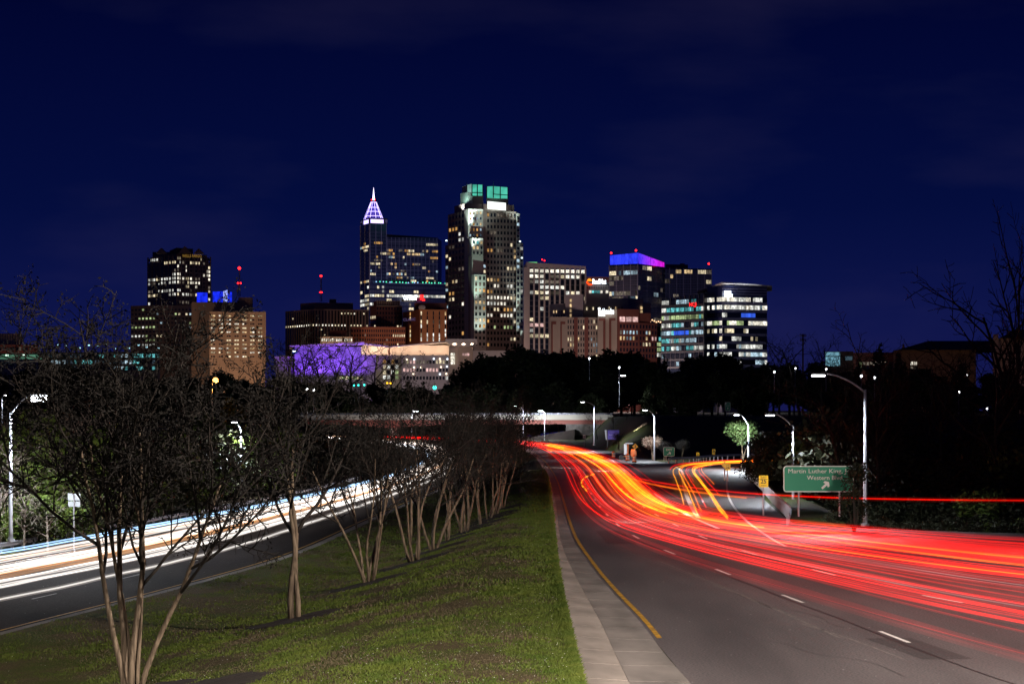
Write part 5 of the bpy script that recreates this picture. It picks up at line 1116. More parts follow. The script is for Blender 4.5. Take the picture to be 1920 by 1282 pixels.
# ------------------------------------------------------------------ traffic: bands of light left by head and tail lamps, at lamp height above the lanes
def trail_mat(name, col, s, streak=.35):
    m = bpy.data.materials.new(name); m.use_nodes = True; t_ = m.node_tree; t_.nodes.clear()
    o_ = N(t_, 'ShaderNodeOutputMaterial'); em = N(t_, 'ShaderNodeEmission'); c_ = N(t_, 'ShaderNodeTexCoord'); n_ = N(t_, 'ShaderNodeTexNoise'); n_.inputs['Scale'].default_value = .16; n_.inputs['Detail'].default_value = 2
    mr = N(t_, 'ShaderNodeMapRange'); mr.inputs['From Min'].default_value = .3; mr.inputs['From Max'].default_value = .7; mr.inputs['To Min'].default_value = s*(1-streak); mr.inputs['To Max'].default_value = s*(1+streak)
    t_.links.new(c_.outputs['Object'], n_.inputs['Vector']); t_.links.new(n_.outputs[0], mr.inputs[0]); t_.links.new(mr.outputs[0], em.inputs['Strength']); em.inputs['Color'].default_value = (*col, 1)
    tp = N(t_, 'ShaderNodeBsdfTransparent'); ad_ = N(t_, 'ShaderNodeAddShader'); t_.links.new(em.outputs[0], ad_.inputs[0]); t_.links.new(tp.outputs[0], ad_.inputs[1]); t_.links.new(ad_.outputs[0], o_.inputs[0])   # light adds to what is behind it
    return m
RT = {'r1': trail_mat('tail_red_dim', (1, .005, .004), .07), 'r2': trail_mat('tail_red', (1, .004, .003), .17), 'r3': trail_mat('tail_red_bright', (1, .008, .003), .36), 'a1': trail_mat('tail_orange', (1, .20, .006), .40), 'a2': trail_mat('tail_amber', (1, .40, .010), .55), 'p': trail_mat('tail_pink', (1, .02, .02), .05), 'p2': trail_mat('tail_dusk', (1, .05, .05), .03), 'w': trail_mat('tail_white', (1, .7, .68), .09),
      'h1': trail_mat('tail_halo', (1, .008, .006), .014, .2), 'h2': trail_mat('amber_halo', (1, .05, .003), .03, .2)}
HALO = {'r2': ('h1', 2.2), 'r3': ('h1', 2.6), 'a1': ('h2', 2.4), 'a2': ('h2', 2.6)}
tr = {k: MB() for k in RT}
ST_Y = dict(f=[(-44, 690), (-24, 612), (-7.2, 540), (3.2, 470), (6.0, 400), (6.4, 275), (5.1, 173), (4.9, 140), (5.4, 118), (7.2, 96), (10.0, 75), (12.4, 58), (14.2, 46)],
            o=[(-38, 700), (-15, 640), (4, 548), (11, 470), (14.2, 400), (14.6, 275), (12.1, 173), (12.1, 145), (13.9, 128), (18.5, 115.5), (24, 104.5), (30, 99), (42, 91)])
IN, OUT = np.array(ST_Y['f'], float)*.88, np.array(ST_Y['o'], float)*.88
def upath(u, n=110, off=0.0):
    """u: function of station 0..1 -> lateral position"""
    s = np.linspace(0, 1, len(IN)); uu = np.array([u(v) for v in s])[:, None]; P = spline(IN*(1-uu)+OUT*uu, n)
    T = np.gradient(P, axis=0); T /= np.linalg.norm(T, axis=1, keepdims=True); Nn = np.stack([T[:, 1], -T[:, 0]], -1)
    return P+Nn*off
R_ = random.Random(21)
def trail(key, P, z, r, i0=0.0, i1=1.0, wob=0.0, n=5):
    k = len(P); a, b_ = int(i0*(k-1)), max(int(i0*(k-1))+4, int(i1*(k-1))+1); P = P[a:b_]; m = len(P); z = z[a:b_] if np.ndim(z) else z
    zz = z+wob*np.sin(np.linspace(0, 40*(i1-i0), m)+R_.random()*6)
    Q3 = np.concatenate([P, np.broadcast_to(np.asarray(zz)[..., None] if np.ndim(zz) else np.full((m, 1), zz), (m, 1))], 1)[None]
    rr_ = r*(1+np.clip(P[:, 1]-90, 0, 300)/600)[None]
    tr[key].tubes(Q3, rr_, n, cap=False)
    if key in HALO: tr[HALO[key][0]].tubes(Q3, rr_*HALO[key][1]+.03, n+1, cap=False)
def const(u0): return lambda v: u0
lanes = [.06, .12, .17, .24, .27, .40, .44, .47, .55, .62, .68, .72, .76, .82, .90, .97]
for ci, L0 in enumerate(lanes):
    u0 = L0+R_.gauss(0, .015); u1 = u0+R_.choice([0, 0, .02, .16, -.16, .05])*(1 if L0 < .85 else -1); c_ = R_.uniform(.35, .65); wd = R_.uniform(.10, .22)
    uf = lambda v, u0=u0, u1=u1, c_=c_, wd=wd: min(1.03, max(-.03, u0+(u1-u0)*float(sm(v, c_-wd, c_+wd))))
    zl = R_.uniform(.55, .95); i1 = R_.uniform(.60, .70) if ci in (1, 3, 4) else 1.0
    key = ['r3', 'r2', 'r3', 'r2', 'r3', 'r2', 'a1', 'r3', 'r2', 'r3', 'a2', 'r3', 'r2', 'a1', 'r3', 'r2'][ci]
    if key[0] == 'a': trail(key, upath(uf, 150, -.62), zl, .05, .30, .8, .015); trail(key, upath(uf, 150, .62), zl, .05, .34, .78, .015); key = 'r3'
    for sd in (-.62, .62): trail(key, upath(uf, 150, sd+R_.uniform(-.05, .05)), zl-.06, R_.uniform(.020, .036), 0, i1, .012)
    if R_.random() < .5: trail('r1', upath(uf, 110, R_.uniform(-.3, .3)), zl+R_.uniform(.25, .5), R_.uniform(.02, .035), 0, i1)
# short yellow flashes of turn signals in the bend
for k in range(12):
    u0 = R_.uniform(.05, .95); a_ = R_.uniform(.30, .52); trail(R_.choice(['a2', 'a2', 'a1']), upath(const(u0), 200, 0), .75, .045, a_, a_+R_.uniform(.02, .07))
P = spline(np.array([(5.4, 150), (5.6, 168), (6.6, 186), (8.2, 200)], float), 40)
for k in range(6): trail('a2', P, .8, .05, k/6, k/6+.11)
# soft low strands that fill the fan on the right, thin ones above them
for k in range(46):
    u0 = R_.random()**.85; trail(R_.choice(['r1', 'p', 'p2', 'p', 'p2'] if u0 < .5 else ['r1', 'p', 'r1', 'p2']), upath(const(u0), 110, R_.uniform(-.3, .3)), R_.uniform(.25, .7), R_.uniform(.02, .085), .54+R_.random()*.13, 1.0)
for k in range(70):
    u0 = R_.random()**.8; trail(R_.choice(['r2', 'r1', 'r2', 'p', 'w'] if u0 < .5 else ['r2', 'r3', 'r2', 'r2', 'a1', 'r2']), upath(const(u0), 110, R_.uniform(-.3, .3)), R_.uniform(.4, .95), R_.uniform(.007, .020), .54+R_.random()*.13, 1.0)
# thick amber bundle ending mid-frame
for k in range(11):
    u0 = .70+.017*k; uf = lambda v, u0=u0: u0+.03*v; trail(R_.choice(['a2', 'a2', 'a1']), upath(uf, 150, 0), .45+.055*(k % 8), .034, .42+R_.random()*.12, R_.uniform(.76, .80) if k < 9 else R_.uniform(.84, .92), .015)
# high streaks of a turning lorry: level line to the right edge
P = spline(np.array([(9.8, 175), (10.6, 150), (13.2, 126), (17, 114), (22, 108), (28, 104.5), (36, 101)], float), 60); trail('r3', P, np.linspace(1.25, 2.0, 60), .042); P2 = P.copy(); P2[:, 1] += .3; trail('a1', P2, np.linspace(1.05, 1.62, 60), .040, 0, .50); trail('r2', P2, np.linspace(1.1, 1.72, 60), .03, 0, .52)
# exit ramp pairs
def ramp(off, key, i0, i1, z, r=.035):
    P = spline(np.array([(12.3, 124), (13.4, 140), (15.4, 168), (17.9, 205), (20.4, 240), (23.0, 262), (27.0, 278), (33.5, 290), (43, 298), (62, 303)], float)*.9, 120)
    T = np.gradient(P, axis=0); T /= np.linalg.norm(T, axis=1, keepdims=True); trail(key, P+np.stack([T[:, 1], -T[:, 0]], -1)*off, z, r, i0, i1, .02)
for off, key, i0, i1 in ((-1.0, 'a2', .03, .9), (.35, 'a2', .03, .9), (-.75, 'a1', .05, .9), (.6, 'a2', .02, .95), (-1.6, 'a2', .12, .82), (-.3, 'r3', .10, .9), (1.05, 'r3', .2, 1), (.5, 'a2', .0, .7), (1.3, 'a1', .30, .8), (-.1, 'r2', .35, 1), (.9, 'r2', .5, 1), (1.5, 'r2', .55, 1), (-1.9, 'r3', .5, .95)):
    ramp(off, key, i0, i1, R_.uniform(.6, .85), R_.uniform(.03, .048))
HEADS = []
for (x, y, tx, ty, P_) in ((9.6, 92, 14, 150, 800), (12.5, 98, 18.5, 150, 800), (7.0, 118, 7.5, 220, 4000), (11.0, 128, 13.5, 230, 4500), (13.8, 150, 22, 250, 4500), (10.5, 235, 12, 330, 9000), (6.5, 250, 6, 360, 7000), (24.5, 266, 40, 305, 5000), (22, 388, 42, 405, 9000)):
    HEADS.append((x, y, tx, ty, P_))
names = {'r1': 'dim', 'r2': 'red', 'r3': 'bright', 'a1': 'orange', 'a2': 'amber', 'p': 'pink', 'w': 'white'}
lab = {'r1': 'faint dark red tail light streaks over the right carriageway', 'r2': 'red tail light streaks sweeping along the right carriageway', 'r3': 'bright red tail light streaks along the right carriageway', 'a1': 'orange light streaks in the right carriageway and the exit ramp', 'a2': 'yellow amber light streaks bundled in the right carriageway and ramp', 'h1': 'soft red fringe round the tail light streaks', 'h2': 'soft orange fringe round the amber streaks', 'p2': 'dull pinkish light streaks low over the near right lanes', 'p': 'pinkish thin light streaks in the near right lanes', 'w': 'thin whitish streaks among the red ones at right'}
for k, mb in tr.items():
    if mb.n:
        o = tag(mb.build('tail_light_streaks', RT[k]), lab[k], 'light streaks', kind='stuff')
        if k == 'r3':      # the passing cars' own head lamps, which light the signs, verge and ramp ahead of them
            for (x, y, tx, ty, P_) in HEADS: point('head_lamp', (x, y, gz(x, y)+.75), P_, (1, .93, .82), .12, o, spot=58, aim=(tx, ty, gz(tx, ty)+2.2), blend=1.0)
# head lamps on the left carriageway
WT = {'w': trail_mat('head_white', (1, .95, .9), .36, .15), 'w2': trail_mat('head_soft', (1, .86, .76), .05, .3), 'o': trail_mat('head_orange', (1, .42, .12), .20, .3), 'b': trail_mat('head_blue', (.4, .65, 1), .4, .4)}
tw_ = {k: MB() for k in WT}
def lpath(f, n=150):
    y = np.r_[np.linspace(30, 300, 90), np.linspace(306, 690, n-90)]; f = f(y) if callable(f) else f
    x = XL(y)-1.3+(XO(y)-XL(y)+3.6)*f; return np.stack([x, y, ZL(y)], -1)
R2 = random.Random(8)
def ltrail(key, f, z, r, i0=0, i1=1.0):
    P = lpath(f); a = int(i0*149); b_ = int(i1*149)+1; P = P[a:b_].copy(); P[:, 2] += z+.02*np.sin(P[:, 1]*.5+f*9 if not callable(f) else P[:, 1]*.5); tw_[key].tubes(P[None], (r*(1+np.clip(P[:, 1]-90, 0, 300)/90))[None], 6, cap=False)
    if key == 'w': tw_['w2'].tubes(P[None], (r*2.6*(1+np.clip(P[:, 1]-90, 0, 300)/90))[None], 7, cap=False)
ltrail('w', .17, .62, .038); ltrail('w2', .163, .56, .02)
for cf in (.35, .40, .44, .60, .66, .70, .84, .90):
    for sd in (-.045, .045): ltrail('w', cf+sd+R2.uniform(-.01, .01), R2.uniform(.58, .78), R2.uniform(.020, .042))
for k in range(18): ltrail(R2.choice(['w2', 'w2', 'o', 'w2']), R2.uniform(.33, .97), R2.uniform(.35, 1.2), R2.uniform(.015, .035))
for k in range(5): ltrail('o', R2.choice([.52, .54, .56, .75, .77])+R2.uniform(-.01, .01), R2.uniform(.5, 1.0), R2.uniform(.03, .05))
for k in range(5): ltrail('b', R2.uniform(.88, 1.0), R2.uniform(.7, 1.1), .03)
labw = {'w': 'white headlight streaks along the left carriageway', 'w2': 'soft warm headlight streaks along the left carriageway', 'o': 'thin orange streaks among the white ones at left', 'b': 'thin bluish streaks on the outer lane at left'}
for k, mb in tw_.items(): tag(mb.build('headlight_streaks', WT[k]), labw[k], 'light streaks', kind='stuff')

# ------------------------------------------------------------------ vegetation
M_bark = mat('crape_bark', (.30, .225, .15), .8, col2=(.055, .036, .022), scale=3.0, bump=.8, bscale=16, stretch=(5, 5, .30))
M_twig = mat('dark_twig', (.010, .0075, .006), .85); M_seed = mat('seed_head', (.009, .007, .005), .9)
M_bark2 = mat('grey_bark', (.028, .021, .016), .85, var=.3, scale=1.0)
def leafmat(name, c1, c2):
    m = mat(name, c1, .6, col2=c2, scale=.9, spec=.25); b_ = m.node_tree.nodes['Principled BSDF']; b_.inputs['Transmission Weight'].default_value = 0
    return m
M_ever = leafmat('evergreen_leaf', (.022, .030, .012), (.042, .052, .02)); M_leaf = leafmat('shrub_leaf', (.07, .12, .022), (.12, .16, .03)); M_leafp = leafmat('pine_leaf', (.06, .11, .03), (.10, .15, .05)); M_pale = leafmat('seed_tree_head', (.34, .24, .18), (.46, .34, .26)); M_dry = mat('dry_stem', (.22, .18, .15), .85); M_darkleaf = leafmat('dark_leaf', (.016, .019, .009), (.03, .031, .013))  # dark leaf colour carries the shade of shrubs beyond the lamps
M_mulch = mat('bark_mulch', (.020, .012, .009), .95, var=.5, scale=9, bump=1.0, bscale=26)
def unit(v): return v/(np.linalg.norm(v)+1e-9)
def grow(rg, cfg, out, p, d, L, r, lv):
    c = cfg[lv]; n = c['n']; P = [p.copy()]; dd = d.copy()
    for i in range(n-1):
        dd = unit(dd+rg.normal(0, c['wob'], 3)+np.array((0, 0, c['up']))); P.append(P[-1]+dd*L/(n-1))
    P = np.array(P); R = np.linspace(r, r*c['tip'], n); out.setdefault((lv, n), []).append((P, R))
    if lv+1 < len(cfg):
        k = cfg[lv+1]; m = int(rg.integers(k['k'][0], k['k'][1]+1)); ph = rg.random()*6.28
        for j in range(m):
            f = k['from']+(1-k['from'])*(j+rg.random()*.8)/m; i = min(int(f*(n-1)), n-2); q = P[i]+(P[i+1]-P[i])*(f*(n-1)-i); T = unit(P[i+1]-P[i]); ph += 2.4+rg.normal(0, .3)
            a = unit(np.cross(T, (.3, .2, .9) if abs(T[2]) < .9 else (1, 0, 0))); b_ = np.cross(T, a); ta = math.radians(rg.uniform(*k['ang'])); nd = unit(T*math.cos(ta)+(a*math.cos(ph)+b_*math.sin(ph))*math.sin(ta))
            grow(rg, cfg, out, q, nd, L*k['len']*rg.uniform(.7, 1.15)*(1-.35*f if lv > 0 else 1), max(.0035, min(r*k['rad'], R[i]*.8)), lv+1)
def emit_tubes(out, lvls, sides):
    mb = MB()
    for (lv, n), lst in sorted(out.items()):
        if lv in lvls: mb.tubes(np.array([a for a, _ in lst]), np.array([b_ for _, b_ in lst]), sides[lv])
    return mb
def tips(out, lv):
    return np.array([P[-1] for (l, n), lst in out.items() if l == lv for P, _ in lst])
def cluster_mb(rg, C, size, nf=8, spread=1.0):
    """small faceted seed heads / leaf tufts: nf random quads round each centre"""
    m = len(C)*nf; c = np.repeat(C, nf, axis=0)+rg.normal(0, size*spread, (m, 3)); a = rg.normal(size=(m, 3)); a /= np.linalg.norm(a, axis=1, keepdims=True); b_ = np.cross(a, rg.normal(size=(m, 3))); b_ /= np.linalg.norm(b_, axis=1, keepdims=True)
    s = size*rg.uniform(.5, 1.1, (m, 1)); V = np.stack([c-a*s, c-b_*s*.55, c+a*s, c+b_*s*.55], 1).reshape(-1, 3)
    return MB().add(V, np.arange(4*m).reshape(m, 4))
def crape_cfg(q=1.0):
    return [dict(n=9, wob=.085, up=.01, tip=.42),
            dict(k=(4, 6), n=7, wob=.10, up=.07, tip=.4, len=.62, rad=.62, ang=(24, 52), **{'from': .46}),
            dict(k=(int(5*q), int(7*q)), n=5, wob=.14, up=.06, tip=.45, len=.58, rad=.5, ang=(25, 60), **{'from': .22}),
            dict(k=(int(5*q), int(7*q)), n=4, wob=.2, up=.03, tip=.5, len=.52, rad=.55, ang=(25, 65), **{'from': .15}),
            dict(k=(2, int(4*q)), n=3, wob=.25, up=.0, tip=.6, len=.52, rad=.7, ang=(25, 70), **{'from': .2})]
def crape(loc, H, stems, seed, label, spread=(8, 22), q=1.0, r0=.085, seeds=.30, rmul=1.0, group='row of bare crape myrtles on the median', lean=(0, 0)):
    rg = np.random.default_rng(seed); loc = np.array(loc, float); t = thing('crape_myrtle', tuple(loc), label, 'tree', group); out = {}
    cfg = crape_cfg(q); a0 = rg.random()*6.28
    for i in range(stems):
        a = a0+i*6.28/stems+rg.normal(0, .2); ti = math.radians(rg.uniform(*spread)); d = unit(np.array((math.sin(ti)*math.cos(a)+lean[0], math.sin(ti)*math.sin(a)+lean[1], math.cos(ti))))
        grow(rg, cfg, out, loc+np.array((math.cos(a)*r0*(2.1 if stems > 4 else 1.1), math.sin(a)*r0*(2.1 if stems > 4 else 1.1), -.12)), d, H*rg.uniform(.54, .66), r0*rg.uniform(.8, 1.1), 0)
    for key in out:
        if key[0] >= 3: out[key] = [(P, R*rmul) for P, R in out[key]]
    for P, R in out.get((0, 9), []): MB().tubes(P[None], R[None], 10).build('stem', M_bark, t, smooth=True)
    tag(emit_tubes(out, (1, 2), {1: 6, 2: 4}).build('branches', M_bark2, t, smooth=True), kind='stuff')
    tw = tag(emit_tubes(out, (3, 4), {3: 3, 4: 3}).build('twigs', M_twig, t), kind='stuff')
    T = tips(out, 4); T = T[rg.random(len(T)) < seeds*(.35+1.3*sm(T[:, 2]-loc[2], H*.3, H*.85))]
    if len(T): tag(cluster_mb(rg, T, .046*rmul**.5, 6, 1.2).build('seed_heads', M_seed, t), kind='stuff')
    return t
def mulch(loc, r, label):
    n = 40; V = [(0, 0, 0)]; rg = np.random.default_rng(int(abs(loc[0]*100)))
    P = [(loc[0], loc[1], float(zmed(loc[0], loc[1]))+.10)]
    for k, f in enumerate((.45, .85, 1.0)):
        for i in range(n):
            a = i*2*math.pi/n; rr_ = r*f*(1+.06*math.sin(3*a+loc[0])+.05*math.sin(7*a)+rg.normal(0, .012)); x, y = loc[0]+rr_*math.cos(a), loc[1]+rr_*math.sin(a); P.append((x, y, float(zmed(x, y))+(.09, .06, -.02)[k]+rg.normal(0, .012)))
    Fq = [[0, 1+i, 1+(i+1) % n] for i in range(n)]; Q_ = [[1+k*n+i, 1+(k+1)*n+i, 1+(k+1)*n+(i+1) % n, 1+k*n+(i+1) % n] for k in range(2) for i in range(n)]
    tag(MB().add(P, Fq, Q_).build('mulch_bed', M_mulch, loc=P[0]), label, 'mulch bed', 'mulch rings under the median trees', None)
trees = [((248, 1300), 12.0, 6, 11, 'nearest bare multi-stemmed tree with wide dark crown, at lower left', (1, 9), 1.22, .095, 1.8),
         ((552, 1163), 10.6, 2, 26, 'second tree of the row, pale twisted trunk forking low', (1, 3), 1.15, .13, 1.4),
         ((692, 1094), 9.2, 6, 33, 'third tree of the row with a vase of slim pale stems', (10, 24), 1.0, .075, 1.1),
         ((776, 1055), 9.4, 5, 42, 'fourth tree of the row, thick clustered stems', (8, 24), 1.0, .09, 1.1),
         ((813, 1033), 8.8, 4, 55, 'fifth tree of the row, straight reddish stems', (6, 20), 1.0, .085, 1.1),
         ((838, 1016), 8.4, 3, 63, 'sixth tree of the row, slim crooked stem', (10, 24), 1.0, .07, 1.0),
         ((871, 999), 8.8, 5, 71, 'seventh tree of the row with tight upright stems', (5, 16), 1.0, .085, 1.0),
         ((902, 985), 8.6, 2, 84, 'eighth tree of the row, single pale trunk', (4, 14), 1.0, .10, 1.0),
         ((916, 975), 8.6, 3, 92, 'ninth tree of the row, small trunk in shade', (8, 20), 1.0, .08, 1.0),
         ((928, 967), 8.6, 3, 95, 'tenth tree of the row, small trunk before the dark crowns', (8, 20), 1.0, .08, 1.0),
         ((941, 955), 8.6, 4, 99, 'last distinct tree of the row before the dark thicket', (8, 20), 1.0, .08, 1.0)]
TL = []
for (q, H, st, sd, lb, sp, dq, r0, rm) in trees:
    p = ground(*q); TL.append(p); crape(p, H, st, sd, lb, sp, dq, r0, .6 if H > 12 else .35, rm); mulch(p, 1.9 if H > 8.7 else 1.7, 'dark mulch ring around the '+lb.split(',')[0].split(' with')[0])
p = ground(385, 1279); mulch((p[0], p[1]-2.0), 2.3, 'dark mulch patch at the bottom edge between the two nearest trees')

def crown_mesh(name, rg, lobes, n, size, m, trunk=None):
    """leaf-sized faces scattered through lumpy lobes: (cx,cy,cz,rx,ry,rz)"""
    lb = np.array(lobes); w = lb[:, 3]*lb[:, 4]*lb[:, 5]; k = rg.choice(len(lb), n, p=w/w.sum()); v = rg.normal(size=(n, 3)); v /= np.linalg.norm(v, axis=1, keepdims=True); rad = rg.random((n, 1))**.38
    rad *= 1+.18*np.sin(v[:, :1]*7+k[:, None])*np.sin(v[:, 1:2]*6)+.12*np.sin(v[:, 2:3]*13+k[:, None]*2)
    c = lb[k, :3]+v*rad*lb[k, 3:]; a = rg.normal(size=(n, 3)); a[:, 2] *= .6; a /= np.linalg.norm(a, axis=1, keepdims=True); b_ = np.cross(a, rg.normal(size=(n, 3))); b_ /= np.linalg.norm(b_, axis=1, keepdims=True); s = size*rg.uniform(.5, 1.3, (n, 1))
    V = np.stack([c-a*s, c-b_*s*.6, c+a*s, c+b_*s*.6], 1).reshape(-1, 3); return np_mesh(name, V, [np.arange(4*n).reshape(n, 4)], m)
def tree_proto(rg, H, n, size, m, kind='round'):
    lobes = []
    if kind == 'round':
        for i in range(11): a = rg.random()*6.28; f = rg.random(); rr_ = H*.26*math.sqrt(rg.random())*(1-.4*f); lobes.append((rr_*math.cos(a), rr_*math.sin(a), H*(.32+.50*f), H*rg.uniform(.11, .19), H*rg.uniform(.11, .19), H*rg.uniform(.09, .16)))
    elif kind == 'cone':
        for i in range(12): f = i/11; a = rg.random()*6.28; w_ = .20*(1-f)+.04; lobes.append((w_*H*.5*math.cos(a), w_*H*.5*math.sin(a), H*(.16+.78*f), H*w_, H*w_, H*.10))
    else:
        for i in range(14): a = rg.random()*6.28; rr_ = H*.55*math.sqrt(rg.random()); lobes.append((rr_*math.cos(a), rr_*math.sin(a), H*rg.uniform(.2, .72), H*rg.uniform(.16, .28), H*rg.uniform(.16, .28), H*rg.uniform(.14, .24)))
    cm = crown_mesh('crown', rg, lobes, n, size, m); mb = MB().tube([(0, 0, -.5), (.1, 0, H*.3), (0, .1, H*.75)], [H*.022, H*.017, H*.006], 7)
    for i in range(6):
        l_ = lobes[i]; mb.tube([(0, 0, H*.22), (l_[0]*.5, l_[1]*.5, l_[2]*.75), (l_[0], l_[1], l_[2])], [H*.010, H*.007, H*.003], 5)
    return cm, np_mesh('trunk', np.concatenate(mb.V), mb.Fs, M_bark2)
rgv = np.random.default_rng(3)
EV = [tree_proto(rgv, 20, 4200, .62, M_ever) for _ in range(4)]+[tree_proto(rgv, 20, 3400, .55, M_ever, 'cone') for _ in range(2)]
SH = [tree_proto(rgv, 5, 2600, .17, M_leaf, 'bush') for _ in range(2)]+[tree_proto(rgv, 5, 2000, .16, M_darkleaf, 'bush') for _ in range(2)]
def plant(name, proto, loc, s, rz, label, cat, group, szz=1.0):
    t = thing(name, tuple(loc), label, cat, group); t.rotation_euler = (0, 0, rz); t.scale = (s, s, s*szz)
    for nm, me in zip(('crown', 'trunk'), proto): o_ = link(bpy.data.objects.new(nm, me)); o_.parent = t
    return t
rt = random.Random(77)
# dark tree line in front of the city: (photo column, crown-top row, distance)
line_ = []
for q, yt in ((850, 690), (880, 668), (915, 655), (950, 645), (985, 640), (1020, 641), (1055, 640), (1085, 652), (1110, 665), (1140, 655), (1165, 641), (1190, 645), (1215, 655), (1245, 664), (1275, 670), (1305, 660), (1335, 652), (1360, 655), (1390, 665), (1420, 672), (1450, 668), (1480, 662), (1530, 668), (1570, 680), (1610, 672), (1650, 642), (1685, 660), (1720, 682), (1760, 690), (1800, 672), (1850, 690), (1900, 682), (1940, 670)):
    line_.append((q, yt, rt.uniform(690, 780)))
for q in range(835, 1960, 34): line_.append((q+rt.uniform(-10, 10), rt.uniform(690, 722), rt.uniform(640, 690) if not 1000 < q < 1200 else rt.uniform(650, 700)))
for q in range(-20, 840, 24): line_.append((q+rt.uniform(-10, 10), {0: 690, 1: 698, 2: 708, 3: 722}[min(3, max(0, q//210))]+rt.uniform(-10, 12), rt.uniform(640, 780)))
for q in range(-20, 880, 40): line_.append((q+rt.uniform(-12, 12), rt.uniform(735, 756), rt.uniform(560, 620) if q < 500 else rt.uniform(630, 660)))
line_ += [(765, 712, 700), (735, 730, 690), (795, 722, 690)]
def dark_label(q, yt, D):
    LM = ((0, 'the green parking deck'), (190, 'the cyan parking deck'), (336, 'the gabled tower'), (445, 'the tan slab'), (535, 'the hall left end'), (615, 'the purple art wall'), (690, 'the hall middle'), (760, 'the ribbed block'), (800, 'the hall parking front'), (865, 'the stair tower of the hall'), (930, 'the tallest tower'), (1010, 'the white-piered block'), (1060, 'the hotel left wing'), (1120, 'the hotel sign'), (1180, 'the hotel brick wing'), (1235, 'the turquoise storefront'), (1285, 'the glass offices, left side'), (1350, 'the glass offices corner'), (1420, 'the glass offices, right end'), (1500, 'the cell tower'), (1562, 'the cyan facade'), (1650, 'the long low building'), (1760, 'the dark hipped roof'), (1850, 'the pale chimney'), (1900, 'the gabled building'))
    n_ = min(LM, key=lambda a: abs(a[0]-q))[1]
    return '%s dark tree in the tree line below %s' % ('tall' if yt < 668 else 'lower' if yt > 730 else 'mid-height', n_)
for q, yt, D in line_:
    x = (q-960)/F*D; z0 = float(znat(x, D)) if D < 700 else 8.0*float(sm(D, 690, 780)); H = zpx(yt, D)-z0; k = rt.randrange(4) if rt.random() < .8 else 4+rt.randrange(2)
    plant('evergreen_tree', EV[k], (x, D, z0-.3), H/20*(1.07 if q < 840 else 1.0), rt.uniform(0, 6.28), dark_label(q, yt, D), 'tree', 'dark trees between road and downtown', 1.0)
# bare-limbed broadleaf prototype for the hillsides and verges
def bare_proto(seed, H, kk=1.0):
    rg = np.random.default_rng(seed); out = {}
    cfg = [dict(n=8, wob=.05, up=.03, tip=.3), dict(k=(int(8*kk), int(10*kk)), n=6, wob=.12, up=.05, tip=.35, len=.50, rad=.5, ang=(28, 60), **{'from': .28}), dict(k=(5, 7), n=5, wob=.18, up=.05, tip=.4, len=.5, rad=.5, ang=(28, 60), **{'from': .2}), dict(k=(4, 6), n=4, wob=.2, up=.0, tip=.5, len=.5, rad=.6, ang=(30, 70), **{'from': .2})]
    grow(rg, cfg, out, np.array((0, 0, -.3)), np.array((0, 0, 1.0)), H*.92, H*.016, 0)
    for key in out:
        if key[0] == 3: out[key] = [(P, np.maximum(R, .014)) for P, R in out[key]]
    a = emit_tubes(out, (0, 1), {0: 8, 1: 5}); c_ = emit_tubes(out, (2, 3), {2: 4, 3: 3}); return np_mesh('twigs', np.concatenate(c_.V), c_.Fs, M_twig), np_mesh('trunk', np.concatenate(a.V), a.Fs, M_bark2)
BR = [bare_proto(5, 10), bare_proto(6, 10), bare_proto(9, 10, 1.3)]
def bare(q, yt, D, label, group=None, k=0, yb=None, s_=1.0):
    x = (q-960)/F*D; z0 = float(gz(x, D)) if D < 700 else 8; z0 = zpx(yb, D) if yb else z0; H = zpx(yt, D)-z0
    t = thing('bare_tree', (x, D, z0), label, 'tree', group); t.scale = (H/10*s_, H/10*s_, H/10); t.rotation_euler = (0, 0, rt.uniform(0, 6.28))
    for nm, me in zip(('twigs', 'trunk'), BR[k]): o_ = link(bpy.data.objects.new(nm, me)); o_.parent = t; (tag(o_, kind='stuff') if nm == 'twigs' else None)
bare(1905, 470, 150, 'tall bare tree against the sky at the right edge', k=2, s_=.6); bare(1925, 540, 170, 'bare tree partly cut by the right edge, below the tallest bare one', k=1)
for q, yt, D in ((1500, 636, 620), (1540, 655, 640), (1640, 645, 560), (1770, 668, 520), (1460, 655, 640), (1585, 668, 600), (1815, 660, 420), (1740, 690, 330), (1690, 700, 300), (1650, 720, 260)):
    bare(q, yt, D, 'bare tree in the dark wood ' + ('left of the cyan facade' if q < 1550 else 'below the long low building' if q < 1700 else 'below the dark hipped roof'), 'bare trees in the right-hand wood', rt.randrange(3), s_=1.25)
for q, yt, D in ((1060, 735, 650), (1030, 748, 660), (1290, 740, 420), (1320, 744, 425), (1350, 748, 430), (1255, 742, 430)):
    bare(q, yt, D, ('bare tree behind the right end of the bridge' if q < 1100 else 'bare tree on the slope top behind the ramp'), 'bare trees above the slope', rt.randrange(3), s_=1.2)
for q, yt, D in ((1150, 775, 470), (1175, 765, 460), (1120, 770, 500), (1210, 790, 420)):
    bare(q, yt, D, 'bare tree on the slope near the purple banner', 'bare trees near the banner', rt.randrange(3), s_=1.2)
